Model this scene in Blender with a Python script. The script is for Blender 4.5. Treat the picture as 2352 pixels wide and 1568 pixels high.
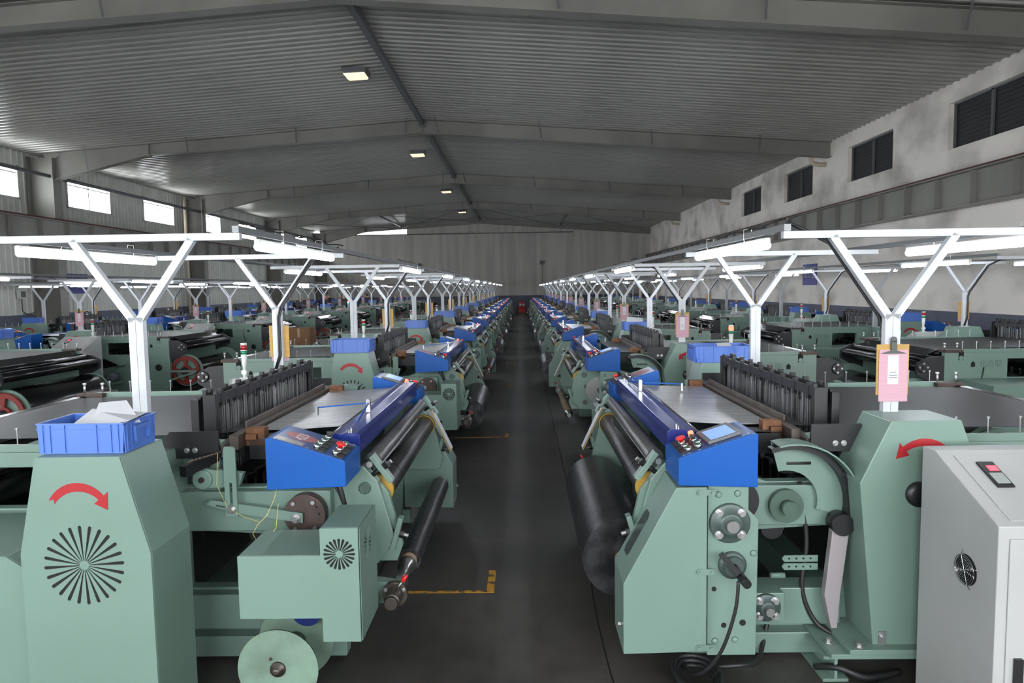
import bpy, bmesh, math, random
from mathutils import Vector, Matrix
from mathutils.geometry import tessellate_polygon
random.seed(7)
PI = math.pi
for o in list(bpy.data.objects): bpy.data.objects.remove(o)
COL = bpy.context.scene.collection
sc = bpy.context.scene
# ------------------------------------------------ camera
cd = bpy.data.cameras.new('camera'); cam = bpy.data.objects.new('camera', cd); COL.objects.link(cam)
cd.sensor_width = 36; cd.lens = 24; cd.clip_end = 300
R_ = Vector((0.99979036, 0.01398697, -0.01495337)); U_ = Vector((0.0138249, 0.07756409, 0.99689151)); B_ = Vector((0.01510333, -0.99688925, 0.07735446))
m = Matrix((R_, U_, B_)).transposed().to_4x4(); m.translation = (0, 0, 1.58); cam.matrix_world = m
sc.camera = cam
# ------------------------------------------------ world: overcast sky seen through the windows
w = bpy.data.worlds.new('overcast_sky'); sc.world = w; w.use_nodes = True
w.node_tree.nodes['Background'].inputs[0].default_value = (.93, .97, 1, 1)
w.node_tree.nodes['Background'].inputs[1].default_value = 6.5
TUBE = 25.0
sc.view_settings.view_transform = 'Standard'; sc.view_settings.look = 'None'
sc.view_settings.gamma = 1; sc.view_settings.use_curve_mapping = False
sc.view_settings.exposure = 1.1
cy = sc.cycles
cy.max_bounces = 6; cy.diffuse_bounces = 4; cy.glossy_bounces = 3; cy.transmission_bounces = 4; cy.transparent_max_bounces = 8
cy.sample_clamp_indirect = 4; cy.caustics_reflective = False; cy.caustics_refractive = False

# ------------------------------------------------ materials
def lin(c): return tuple(((x/255)/12.92 if x/255 <= .04045 else ((x/255+.055)/1.055)**2.4) for x in c)
MATS = {}
def mat(name, rgb, rough=.5, metal=0, var=0, vscale=(3, 3, 3), bump=0, bscale=None, emit=0, spec=.5, dirt=None, coat=0, alpha=None, vlo=.4, vhi=.6):
    """rgb: sRGB 0..255; var: strength of tone variation toward dirt (default darker)"""
    if name in MATS: return MATS[name]
    M = bpy.data.materials.new(name); M.use_nodes = True; nt = M.node_tree; b = nt.nodes['Principled BSDF']
    c = lin(rgb); b.inputs['Base Color'].default_value = (*c, 1)
    b.inputs['Roughness'].default_value = rough; b.inputs['Metallic'].default_value = metal
    b.inputs['Specular IOR Level'].default_value = spec
    if coat: b.inputs['Coat Weight'].default_value = coat; b.inputs['Coat Roughness'].default_value = .15
    if emit: b.inputs['Emission Color'].default_value = (*c, 1); b.inputs['Emission Strength'].default_value = emit
    if var or bump:
        tc = nt.nodes.new('ShaderNodeTexCoord')
        def noise(scale, det=4):
            mp = nt.nodes.new('ShaderNodeMapping'); mp.inputs['Scale'].default_value = scale
            nt.links.new(tc.outputs['Object'], mp.inputs[0])
            n = nt.nodes.new('ShaderNodeTexNoise'); n.inputs['Scale'].default_value = 1; n.inputs['Detail'].default_value = det
            nt.links.new(mp.outputs[0], n.inputs[0]); return n
        if var:
            n = noise(vscale)
            mr = nt.nodes.new('ShaderNodeMapRange'); mr.inputs[1].default_value = vlo; mr.inputs[2].default_value = vhi; mr.inputs[3].default_value = 0; mr.inputs[4].default_value = var
            nt.links.new(n.outputs[0], mr.inputs[0])
            mx = nt.nodes.new('ShaderNodeMix'); mx.data_type = 'RGBA'
            mx.inputs[6].default_value = (*c, 1); mx.inputs[7].default_value = (*(lin(dirt) if dirt else tuple(x*.35 for x in c)), 1)
            nt.links.new(mr.outputs[0], mx.inputs[0]); nt.links.new(mx.outputs[2], b.inputs['Base Color'])
        if bump:
            n2 = noise(bscale or vscale, 2)
            bp = nt.nodes.new('ShaderNodeBump'); bp.inputs['Strength'].default_value = bump; bp.inputs['Distance'].default_value = .002
            nt.links.new(n2.outputs[0], bp.inputs['Height']); nt.links.new(bp.outputs[0], b.inputs['Normal'])
    MATS[name] = M; return M
GREEN = mat('green_paint', (108, 131, 121), .36, var=.22, vscale=(2.2, 2.2, 2.2), dirt=(86, 106, 95), vlo=.45, vhi=.75)
GREEND = mat('dark_green_paint', (70, 92, 81), .45, var=.3)
BLUEB = mat('bright_blue_paint', (16, 78, 154), .36, spec=.3, var=.15, vscale=(2, 2, 2))
BLUED = mat('deep_blue_paint', (34, 46, 116), .22, var=.15, coat=.4)
CRATE = mat('blue_plastic', (74, 110, 186), .4, var=.12, vscale=(6, 6, 6))
GREYC = mat('grey_cabinet_paint', (164, 165, 163), .45, var=.12, vscale=(2, 2, 2))
WHITE = mat('white_painted_steel', (180, 183, 187), .4, var=.12, vscale=(9, 9, 9))
GALV = mat('galvanised_rail', (118, 120, 122), .45, .4)
BLACK = mat('black_paint', (26, 26, 28), .4)
BLACKM = mat('matt_black', (9, 9, 9), .8)
RUBBER = mat('black_rubber', (30, 30, 31), .5)
STEEL = mat('bare_steel', (170, 170, 168), .28, .95)
BRIGHT = mat('zinc_bolt', (172, 172, 172), .3, .8)
DSTEEL = mat('dark_steel', (88, 82, 76), .4, .8)
BROWN = mat('brown_cast_iron', (72, 58, 54), .5, .3, var=.4, vscale=(12, 12, 12))
REDD = mat('red_decal', (150, 24, 30), .4)
RED = mat('red_plastic', (215, 28, 26), .3)
REDP = mat('red_gear_paint', (118, 34, 26), .5)
GREENP = mat('green_button', (20, 88, 70), .3)
CHROME = mat('chrome', (178, 180, 183), .2, 1)
YELLOW = mat('yellow_band', (178, 142, 50), .5, var=.4)
CLOTH = mat('wire_mesh_cloth', (196, 196, 194), .30, .85, var=.6, vscale=(3, 150, 3), bump=.35, bscale=(4, 500, 4), dirt=(70, 70, 70))
WARP = mat('warp_sheet', (46, 48, 48), .42, .15, spec=.18, var=.7, vscale=(2, 260, 2), bump=.3, bscale=(3, 600, 3), dirt=(26, 26, 26))
ROLLC = mat('black_cloth_roll', (72, 71, 74), .30, .55, var=.75, vscale=(2, 130, 2), bump=.5, bscale=(2, 420, 2), dirt=(24, 24, 25))
BLKF = mat('black_film', (16, 16, 18), .2, .1, bump=.25, bscale=(3, 60, 3))
HEDD = mat('heddle_wires', (150, 150, 152), .4, .6, var=.9, vscale=(3, 60, 1), dirt=(40, 40, 40))
REEDM = mat('reed_metal', (92, 84, 78), .45, .6, var=.4, vscale=(10, 10, 10))
WOODB = mat('clipboard_hardboard', (172, 136, 70), .6, var=.2, vscale=(8, 8, 40))
PINK = mat('pink_paper', (186, 146, 158), .8, var=.1, vscale=(1, 1, 160))
PAPER = mat('white_paper', (190, 192, 196), .8)
CARD = mat('brown_cardboard', (112, 82, 56), .85, var=.3)
MOTOR = mat('motor_grey', (84, 88, 94), .45)
GLASSS = mat('lit_touch_screen', (110, 140, 205), .3, emit=.55)
BEZ = mat('grey_bezel', (96, 98, 100), .4)
LEDR = mat('red_led_digits', (255, 40, 50), .4, emit=4)
LENSR = mat('red_lens', (150, 30, 30), .25)
LENSG = mat('green_lens', (18, 120, 84), .25)
LITR = mat('lit_red_lens', (255, 60, 40), .3, emit=6)
LITG = mat('lit_green_lens', (40, 255, 130), .3, emit=6)
PLASTW = mat('white_plastic', (204, 204, 200), .35)
TUBEM = mat('fluorescent_glow', (240, 246, 255), .4, emit=TUBE)
FLAMP = mat('warm_lamp_glow', (255, 226, 190), .4, emit=.55)
CEIL = mat('ceiling_sheet_paint', (146, 145, 140), .28, .15, var=.4, vscale=(.35, 1.2, .35), dirt=(108, 107, 102), vlo=.45, vhi=.75)
BEAM = mat('grey_beam_paint', (128, 126, 120), .45, var=.4, vscale=(.5, .5, .5))
STRUT = mat('dark_grey_strut', (84, 86, 88), .5)
WALLS = mat('wall_sheet_paint', (194, 195, 188), .45, var=.3, vscale=(.4, .4, .8))
PLASTER = mat('stained_plaster', (222, 216, 208), .85, var=.55, vscale=(.7, .7, .9), dirt=(104, 101, 98), bump=.3, bscale=(20, 20, 20), vlo=.46, vhi=.68)
FARW = mat('far_wall_panel', (184, 181, 174), .6, var=.4, vscale=(2.2, 1, .12), dirt=(132, 130, 126))
DADO = mat('slate_blue_dado', (84, 88, 104), .6, var=.2)
WFRAME = mat('window_frame_white', (190, 188, 182), .5)
DARKW = mat('dark_window_mesh', (40, 40, 42), .6, var=.3)
SIGN = mat('blue_wall_sign', (58, 58, 138), .5)
RUST = mat('rusty_rail', (84, 52, 44), .7)
PIPE = mat('cream_pipe', (176, 166, 146), .5)
EXTG = mat('extinguisher_red', (190, 34, 26), .35)
NAVY = mat('navy_cloth', (24, 28, 62), .85)
JBLUE = mat('mid_blue_cloth', (52, 78, 150), .85)
SKIN = mat('skin', (188, 138, 112), .6)
HAIR = mat('black_hair', (20, 18, 18), .6)
HAIRG = mat('greying_cropped_hair', (112, 98, 86), .7)
# floor
def floor_mat():
    M = bpy.data.materials.new('worn_concrete_floor'); M.use_nodes = True; nt = M.node_tree; b = nt.nodes['Principled BSDF']
    tc = nt.nodes.new('ShaderNodeTexCoord')
    def noise(s, d=6):
        n = nt.nodes.new('ShaderNodeTexNoise'); n.inputs['Scale'].default_value = s; n.inputs['Detail'].default_value = d
        nt.links.new(tc.outputs['Object'], n.inputs[0]); return n
    n1 = noise(1.1); n2 = noise(9); n3 = noise(60, 2)
    r = nt.nodes.new('ShaderNodeValToRGB'); r.color_ramp.elements[0].color = (*lin((44, 42, 40)), 1); r.color_ramp.elements[1].color = (*lin((74, 70, 67)), 1)
    r.color_ramp.elements[0].position = .35; r.color_ramp.elements[1].position = .7
    nt.links.new(n1.outputs[0], r.inputs[0])
    r2 = nt.nodes.new('ShaderNodeValToRGB'); r2.color_ramp.elements[0].color = (.55, .53, .52, 1); r2.color_ramp.elements[1].color = (1, 1, 1, 1)
    r2.color_ramp.elements[0].position = .3; r2.color_ramp.elements[1].position = .55
    nt.links.new(n2.outputs[0], r2.inputs[0])
    mx = nt.nodes.new('ShaderNodeMix'); mx.data_type = 'RGBA'; mx.blend_type = 'MULTIPLY'; mx.inputs[0].default_value = .7
    nt.links.new(r.outputs[0], mx.inputs[6]); nt.links.new(r2.outputs[0], mx.inputs[7]); nt.links.new(mx.outputs[2], b.inputs['Base Color'])
    b.inputs['Roughness'].default_value = .5
    bp = nt.nodes.new('ShaderNodeBump'); bp.inputs['Strength'].default_value = .15; bp.inputs['Distance'].default_value = .003
    nt.links.new(n3.outputs[0], bp.inputs['Height']); nt.links.new(bp.outputs[0], b.inputs['Normal'])
    return M
FLOOR = floor_mat()
def worn_mat(name, rgb):
    M = bpy.data.materials.new(name); M.use_nodes = True; nt = M.node_tree; b = nt.nodes['Principled BSDF']
    tc = nt.nodes.new('ShaderNodeTexCoord'); n = nt.nodes.new('ShaderNodeTexNoise'); n.inputs['Scale'].default_value = 22; n.inputs['Detail'].default_value = 5
    nt.links.new(tc.outputs['Object'], n.inputs[0])
    r = nt.nodes.new('ShaderNodeValToRGB'); r.color_ramp.elements[0].color = (*lin((60, 56, 48)), 1); r.color_ramp.elements[1].color = (*lin(rgb), 1)
    r.color_ramp.elements[0].position = .4; r.color_ramp.elements[1].position = .5
    nt.links.new(n.outputs[0], r.inputs[0]); nt.links.new(r.outputs[0], b.inputs['Base Color']); b.inputs['Roughness'].default_value = .7
    return M
YMARK = worn_mat('worn_yellow_paint', (176, 128, 28))
def glass_mat():
    M = bpy.data.materials.new('window_glass'); M.use_nodes = True; nt = M.node_tree; nt.nodes.clear()
    o = nt.nodes.new('ShaderNodeOutputMaterial'); mx = nt.nodes.new('ShaderNodeMixShader'); t = nt.nodes.new('ShaderNodeBsdfTransparent'); g = nt.nodes.new('ShaderNodeBsdfGlossy')
    g.inputs['Roughness'].default_value = .1; mx.inputs[0].default_value = .08
    nt.links.new(t.outputs[0], mx.inputs[1]); nt.links.new(g.outputs[0], mx.inputs[2]); nt.links.new(mx.outputs[0], o.inputs[0]); return M
GLASS = glass_mat()

# ------------------------------------------------ mesh builder
class MB:
    def __init__(s): s.v = []; s.f = []; s.sm = []; s.mi = []; s.cm = 0; s.X = None
    def use(s, i): s.cm = i; return s
    def face(s, idx, smooth=False): s.f.append(tuple(idx)); s.sm.append(smooth); s.mi.append(s.cm)
    def addv(s, pts):
        n = len(s.v)
        for p in pts:
            p = Vector(p)
            if s.X is not None: p = s.X @ p
            s.v.append(tuple(p))
        return n
    def box(s, x0, x1, y0, y1, z0, z1):
        x0, x1 = min(x0, x1), max(x0, x1); y0, y1 = min(y0, y1), max(y0, y1); z0, z1 = min(z0, z1), max(z0, z1)
        n = s.addv([(x0,y0,z0),(x1,y0,z0),(x1,y1,z0),(x0,y1,z0),(x0,y0,z1),(x1,y0,z1),(x1,y1,z1),(x0,y1,z1)])
        for q in ((0,3,2,1),(4,5,6,7),(0,1,5,4),(1,2,6,5),(2,3,7,6),(3,0,4,7)): s.face([n+i for i in q])
        return s
    def prism(s, poly, axis, lo, hi, holes=()):
        """poly in the two other axes (in x,y,z order)"""
        def P(a, b, t):
            return {'x': (t, a, b), 'y': (a, t, b), 'z': (a, b, t)}[axis]
        loops = [list(poly)] + [list(h) for h in holes]
        allp = [p for l in loops for p in l]; N = len(allp)
        n = s.addv([P(a, b, lo) for a, b in allp] + [P(a, b, hi) for a, b in allp])
        area = sum(poly[i][0]*poly[(i+1) % len(poly)][1]-poly[(i+1) % len(poly)][0]*poly[i][1] for i in range(len(poly)))
        if not holes:
            tr = [tuple(range(len(poly)))]
        else:
            tr = tessellate_polygon([[Vector((a, b, 0)) for a, b in l] for l in loops])
        for t in tr:
            t = list(t)
            a2 = sum(allp[t[i]][0]*allp[t[(i+1) % len(t)]][1]-allp[t[(i+1) % len(t)]][0]*allp[t[i]][1] for i in range(len(t)))
            if abs(a2) < 1e-12 and holes: continue
            up = t if a2 > 0 else t[::-1]
            flip = axis == 'y'
            s.face([n+N+i for i in (up[::-1] if flip else up)]); s.face([n+i for i in (up if flip else up[::-1])])
        k = 0
        for li, l in enumerate(loops):
            L = len(l); ar = sum(l[i][0]*l[(i+1) % L][1]-l[(i+1) % L][0]*l[i][1] for i in range(L))
            for i in range(L):
                a, b = k+i, k+(i+1) % L
                q = [n+a, n+b, n+N+b, n+N+a]
                fl = (ar < 0) ^ (axis == 'y') ^ (li > 0)
                s.face(q[::-1] if fl else q)
            k += L
        return s
    def frame(s, d):
        d = Vector(d).normalized(); a = Vector((0, 0, 1)) if abs(d.z) < .9 else Vector((1, 0, 0))
        u = d.cross(a).normalized(); return u, d.cross(u).normalized()
    def cyl(s, p0, p1, r, r1=None, n=16, caps=True, rot=0):
        r1 = r if r1 is None else r1; p0 = Vector(p0); p1 = Vector(p1); u, v = s.frame(p1-p0)
        c = [(math.cos(2*PI*i/n+rot), math.sin(2*PI*i/n+rot)) for i in range(n)]
        k = s.addv([p0+u*a*r+v*b*r for a, b in c]+[p1+u*a*r1+v*b*r1 for a, b in c])
        for i in range(n):
            j = (i+1) % n; s.face([k+i, k+j, k+n+j, k+n+i], n > 6)
        if caps: s.face([k+i for i in range(n)][::-1]); s.face([k+n+i for i in range(n)])
        return s
    def lathe(s, prof, p, d, n=24):
        """prof: list of (radius, distance along d)"""
        p = Vector(p); d = Vector(d).normalized(); u, v = s.frame(d); ks = []
        for r, h in prof:
            ks.append(s.addv([p+d*h+u*math.cos(2*PI*i/n)*r+v*math.sin(2*PI*i/n)*r for i in range(n)]))
        for a, b in zip(ks, ks[1:]):
            for i in range(n): j = (i+1) % n; s.face([a+i, a+j, b+j, b+i], True)
        s.face([ks[0]+i for i in range(n)][::-1]); s.face([ks[-1]+i for i in range(n)]); return s
    def tube(s, pts, r, n=8):
        pts = [Vector(p) for p in pts]; ks = []; pu = None
        for i, p in enumerate(pts):
            d = (pts[min(i+1, len(pts)-1)]-pts[max(i-1, 0)]).normalized()
            if pu is None: u, v = s.frame(d)
            else: u = (pu-d*pu.dot(d)).normalized(); v = d.cross(u)
            pu = u
            ks.append(s.addv([p+u*math.cos(2*PI*k/n)*r+v*math.sin(2*PI*k/n)*r for k in range(n)]))
        for a, b in zip(ks, ks[1:]):
            for i in range(n): j = (i+1) % n; s.face([a+i, a+j, b+j, b+i], True)
        s.face([ks[0]+i for i in range(n)][::-1]); s.face([ks[-1]+i for i in range(n)]); return s
    def bar(s, p0, p1, w, h, up=(0, 0, 1)):
        p0 = Vector(p0); p1 = Vector(p1); d = (p1-p0).normalized(); a = Vector(up)
        u = d.cross(a).normalized(); v = u.cross(d)
        k = s.addv([p+u*a_*w/2+v*b_*h/2 for p in (p0, p1) for a_, b_ in ((-1,-1),(1,-1),(1,1),(-1,1))])
        for i in range(4): j = (i+1) % 4; s.face([k+i, k+j, k+4+j, k+4+i])
        s.face([k+3, k+2, k+1, k]); s.face([k+4, k+5, k+6, k+7]); return s
    def sheet(s, pts, y0, y1, t=.002):
        """thin sheet following pts (x,z), extruded y0..y1"""
        up = [(x, z+t) for x, z in pts]
        for (a, b), (a2, b2) in zip(zip(pts, up), zip(pts[1:], up[1:])):
            s.prism([a, a2, b2, b], 'y', y0, y1)
        return s
    def data(s, name, mats, bevel=0):
        me = bpy.data.meshes.new(name); me.from_pydata(s.v, [], s.f)
        for mt in (mats if isinstance(mats, (list, tuple)) else [mats]): me.materials.append(mt)
        me.polygons.foreach_set('use_smooth', s.sm); me.polygons.foreach_set('material_index', s.mi)
        bm = bmesh.new(); bm.from_mesh(me)
        bmesh.ops.remove_doubles(bm, verts=bm.verts, dist=1e-5)
        if bevel:
            es = [e for e in bm.edges if len(e.link_faces) == 2 and e.calc_face_angle(0) > .35]
            bmesh.ops.bevel(bm, geom=es, offset=bevel, segments=2, profile=.5, affect='EDGES', clamp_overlap=True)
        bmesh.ops.recalc_face_normals(bm, faces=bm.faces)
        bm.to_mesh(me); bm.free(); me.update(); return me
    def build(s, name, mats, parent=None, bevel=0, label=None):
        o = bpy.data.objects.new(name, s.data(name, mats, bevel)); COL.objects.link(o)
        if parent is not None: o.parent = parent
        if label: o['label'] = label
        return o
def empty(name, loc=(0, 0, 0), rz=0):
    o = bpy.data.objects.new(name, None); COL.objects.link(o); o.location = loc; o.rotation_euler = (0, 0, rz); o.empty_display_size = .2; return o
def tag(o, label, cat, group=None):
    o['label'] = label; o['category'] = cat
    if group: o['group'] = group
    return o
def struct(o): o['kind'] = 'structure'; return o
KIDS = {}
def copy_tree(o, parent=None):
    c = o.copy(); COL.objects.link(c)
    if parent is not None: c.parent = parent
    for ch in KIDS[o.name] if o.name in KIDS else []: copy_tree(ch, c)
    return c
def freeze(o):
    KIDS[o.name] = [c for c in COL.objects if c.parent == o]
    for c in KIDS[o.name]: freeze(c)
def text_mesh(txt, size, mtl, name, parent=None, M=None, ext=.0006):
    cu = bpy.data.curves.new('t', 'FONT'); cu.body = txt; cu.size = size; cu.extrude = ext; cu.align_x = 'CENTER'; cu.align_y = 'CENTER'; cu.resolution_u = 3
    t = bpy.data.objects.new('t', cu); COL.objects.link(t); bpy.context.view_layer.update()
    me = bpy.data.meshes.new_from_object(t.evaluated_get(bpy.context.evaluated_depsgraph_get()))
    bpy.data.objects.remove(t); me.materials.clear(); me.materials.append(mtl); me.name = name
    if M is not None: me.transform(M)
    o = bpy.data.objects.new(name, me); COL.objects.link(o)
    if parent is not None: o.parent = parent
    return o

# ================================================ THE SETTING
XL, XR, YB, YF = -13.6, 8.45, -2.6, 45.2
XRG, ZRG, ZEL, ZER = -2.65, 6.25, 5.5, 5.45
def zc(x): return ZRG-(XRG-x)*(ZRG-ZEL)/(XRG-XL) if x < XRG else ZRG-(x-XRG)*(ZRG-ZER)/(XR-XRG)
# floor with the long cracked joint right of the aisle centre
fl = MB(); ys = [YB+i*.23 for i in range(int((YF-YB)/.23)+1)]+[YF]
jx = [.345+random.uniform(-.012, .012) for _ in ys]
for i in range(len(ys)-1):
    k = fl.addv([(XL, ys[i], 0), (jx[i], ys[i], 0), (jx[i+1], ys[i+1], 0), (XL, ys[i+1], 0)]); fl.face([k, k+1, k+2, k+3])
    w0 = .006+.005*random.random()
    k = fl.addv([(jx[i]+.007, ys[i], 0), (XR, ys[i], 0), (XR, ys[i+1], 0), (jx[i+1]+.007, ys[i+1], 0)]); fl.face([k, k+1, k+2, k+3])
fo = struct(fl.build('floor', FLOOR))
j = MB(); j.box(.30, .40, YB, YF, -.03, -.012); j.build('joint_bed', BLACKM, fo)
# ceiling: deck above and individually laid ribbed sheets
dk = MB(); dk.prism([(XL-.2, ZEL+.06), (XRG, ZRG+.06), (XR+.2, ZER+.06), (XR+.2, ZER+.12), (XRG, ZRG+.12), (XL-.2, ZEL+.12)], 'y', YB-.2, YF+.2)
ceil = struct(dk.build('ceiling', BEAM))
def ribbed(L, ribs, pitch, flat, drop):
    prof = []
    for i in range(ribs):
        a = i*pitch; prof += [(a, 0), (a+flat, 0), (a+flat+.014, -drop), (a+pitch-.014, -drop)]
    prof.append((ribs*pitch, 0)); return prof
def roof_sheet(xa, xb):
    mb = MB(); pr = ribbed(0, 4, .225, .155, .028)
    for (y0, h0), (y1, h1) in zip(pr, pr[1:]):
        k = mb.addv([(xa, y0, zc(xa)+h0), (xb, y0, zc(xb)+h0), (xb, y1, zc(xb)+h1), (xa, y1, zc(xa)+h1)]); mb.face([k, k+3, k+2, k+1])
    return mb.data('roof_sheet', CEIL)
sl = [(XL, -8.2), (-8.2, XRG), (XRG, 3.0), (3.0, XR)]
for a, b in sl:
    me = roof_sheet(a, b)
    y = YB
    while y < YF:
        o = bpy.data.objects.new('roof_sheet', me); COL.objects.link(o); o.parent = ceil; o.location = (0, y, -.004 if a in (-8.2, 3.0) else 0); y += .9
# rafters
TY = [1.6, 10.4, 19.05, 27.85, 36.6, 45.0]
def rafter(y):
    mb = MB(); top = lambda x: zc(x)-.035
    bl = [(XL+.75, top(XL)-.70), (-10.2, top(-10.2)-.30), (XRG, top(XRG)-.36), (XR, top(XR)-.40)]
    tl = [(XR, top(XR)), (XRG, top(XRG)), (XL+.4, top(XL+.4))]
    mb.prism(bl+tl, 'y', y-.008, y+.008)
    for (a, b) in zip(bl, bl[1:]): mb.prism([a, b, (b[0], b[1]-.014), (a[0], a[1]-.014)], 'y', y-.11, y+.11)
    for (a, b) in zip(tl, tl[1:]): mb.prism([a, b, (b[0], b[1]-.014), (a[0], a[1]-.014)], 'y', y-.11, y+.11)
    for x in (-10.2, XRG): mb.box(x-.01, x+.01, y-.1, y+.1, top(x)-.36, top(x)-.01)
    o = struct(mb.build('roof_beam', BEAM)); o['label'] = 'grey tapered steel roof beam spanning the hall'
    for i, x in enumerate((-11.9, -9.1, -6.1, -3.1, -2.2, .6, 3.6, 6.5)):
        if y > 44: break
        f = MB(); d = -.36 if x > -10 else -.6
        f.bar((x, y-.1, top(x)+d+.02), (x+.07*(1 if x < XRG else -1), y-.34, top(x)+.03), .035, .006, (0, 1, 0)); f.build('fly_brace', STRUT, o)
for y in TY: rafter(y)
for a, b in zip(TY, TY[1:]):
    mb = MB(); mb.box(XRG-.055, XRG+.055, a, b-.02, ZRG-.19, ZRG-.07); mb.box(XRG-.1, XRG+.1, b-.06, b-.02, ZRG-.24, ZRG-.05)
    o = struct(mb.build('ridge_strut', STRUT))
    mb = MB(); mb.cyl((XL+.62, a+.1, 4.86), (XL+.62, b-.1, 4.86), .05, n=10); struct(mb.build('wall_strut', STRUT))
# bracing in the last bay
mb = MB()
for x0, x1 in ((-12.8, -7.8), (-7.8, XRG), (XRG, 2.6), (2.6, 8.2)):
    for a, b in ((x0, x1), (x1, x0)): mb.cyl((a, TY[4]+.1, zc(a)-.3), (b, TY[5]-.1, zc(b)-.3), .014, n=5)
struct(mb.build('roof_bracing', STRUT))
for x in (-7.8, 2.6):
    mb = MB(); mb.cyl((x, TY[4], zc(x)-.2), (x, TY[5], zc(x)-.2), .05, n=8); struct(mb.build('roof_strut', STRUT))
# left columns
for y in TY:
    mb = MB(); mb.box(XL+.02, XL+.05, y-.16, y+.16, 0, 5.4); mb.box(XL+.72, XL+.75, y-.16, y+.16, 0, 5.35); mb.box(XL+.05, XL+.72, y-.012, y+.012, 0, 5.38)
    struct(mb.build('steel_column', BEAM))
# left wall of ribbed sheets with seven windows
WZ0, WZ1 = 4.2, 5.1
WL = [(16.4+4.15*i, 18.6+4.15*i) for i in range(-4, 7)]
wl = MB(); edges = [YB]+[v for a, b in WL for v in (a, b)]+[YF]
for i in range(0, len(edges)-1):
    a, b = edges[i], edges[i+1]
    if b <= a: continue
    if i % 2 == 0: wl.box(XL-.14, XL-.03, a, b, 0, 5.6)
    else: wl.box(XL-.14, XL-.03, a, b, 0, WZ0); wl.box(XL-.14, XL-.03, a, b, WZ1, 5.6)
wall_l = struct(wl.build('wall_left', WALLS))
SH = {}
def wall_sheet(y0, y1, z0, z1):
    n = max(1, round((y1-y0)/.215)); key = (round(y1-y0, 2), z0, z1)
    if key not in SH:
        mb = MB(); p = (y1-y0)/n
        for i in range(n):
            mb.box(-.004, 0, i*p, (i+1)*p, z0, z1); mb.prism([(-0.0, i*p+.01), (.022, i*p+.022), (.022, i*p+.04), (0, i*p+.052)], 'z', z0, z1)
        SH[key] = mb.data('wall_sheet', WALLS)
    o = bpy.data.objects.new('wall_sheet', SH[key]); COL.objects.link(o); o.parent = wall_l; o.location = (XL-.02, y0, 0)
for i in range(0, len(edges)-1):
    a, b = edges[i], edges[i+1]
    if b-a < .3 or b < 7: continue
    h = (a+b)/2
    for c, d in ((a, h-.004), (h+.004, b)):
        if i % 2 == 0: wall_sheet(c, d, 1.06, 5.5)
        else: wall_sheet(c, d, 1.06, WZ0); wall_sheet(c, d, WZ1, 5.5)
def window(name, x, y0, y1, z0, z1, side):
    t = struct(empty(name, (x, y0, z0))); W = y1-y0; H = z1-z0
    for nm, bx in (('window_frame', [(0, .05, 0, H), (W-.05, W, 0, H), (0, W, 0, .04), (0, W, H-.04, H)]), ('mullion', [(W/2-.02, W/2+.02, .04, H-.04)]), ('transom', [(0.05, W-.05, H-.22, H-.19)])):
        mb = MB()
        for a, b, c, d in bx: mb.box(-.1 if nm == 'window_frame' else -.06, .02 if nm == 'window_frame' else -.02, a, b, c, d)
        mb.build(nm, WFRAME, t)
    for a, b in ((.05, W/2-.02), (W/2+.02, W-.05)):
        for c, d in ((.04, H-.22), (H-.19, H-.04)):
            mb = MB(); mb.box(-.045, -.04, a, b, c, d); mb.build('pane', GLASS, t)
for i, (a, b) in enumerate(WL): window('window_%d' % (i+1), XL, a, b, WZ0, WZ1, 1)
# dado left + right + far
mb = MB(); mb.box(XL-.03, XL+.015, YB, YF, 0, 1.06); struct(mb.build('trim_1', DADO))
mb = MB(); mb.box(XR-.012, XR+.02, YB, YF, 0, 1.0); struct(mb.build('trim_2', DADO))
mb = MB(); mb.box(XL, XR, YF-.02, YF+.02, 0, 1.12); struct(mb.build('trim_3', DADO))
# right wall with dark windows (openings blocked by dark louvred panels)
WR = [(11.65+4.27*i-(.05 if i else 0), 13.85+4.27*i-(.1 if i else 0)) for i in range(-3, 4)]
wr = MB(); edges = [YB]+[v for a, b in WR for v in (a, b)]+[YF]
for i in range(len(edges)-1):
    a, b = edges[i], edges[i+1]
    if i % 2 == 0: wr.box(XR, XR+.25, a, b, 0, 5.7)
    else: wr.box(XR, XR+.25, a, b, 0, 4.17); wr.box(XR, XR+.25, a, b, 5.06, 5.7)
wall_r = struct(wr.build('wall_right', PLASTER))
for i, (a, b) in enumerate(WR):
    t = struct(empty('window_%d' % (i+20), (XR, a, 4.17))); W = b-a; H = .89
    mb = MB(); mb.box(.1, .14, 0, .04, 0, H); mb.box(.1, .14, W-.04, W, 0, H); mb.box(.1, .14, W/2-.03, W/2+.03, 0, H); mb.box(.1, .14, 0, W, 0, .03); mb.box(.1, .14, 0, W, H-.03, H); mb.build('window_frame', STRUT, t)
    mb = MB(); mb.box(.16, .2, -.05, W+.05, -.05, H+.05); mb.build('sky_block', DARKW, t)  # added cover, keeps sky light from leaking past the panels
    for c, d in ((.04, W/2-.03), (W/2+.03, W-.04)):
        mb = MB(); mb.box(.15, .155, c, d, .03, H-.03)
        for q in range(10): mb.box(.135, .15, c, d, .05+q*.084, .062+q*.084)
        mb.build('dark_panel', DARKW, t)
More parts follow.
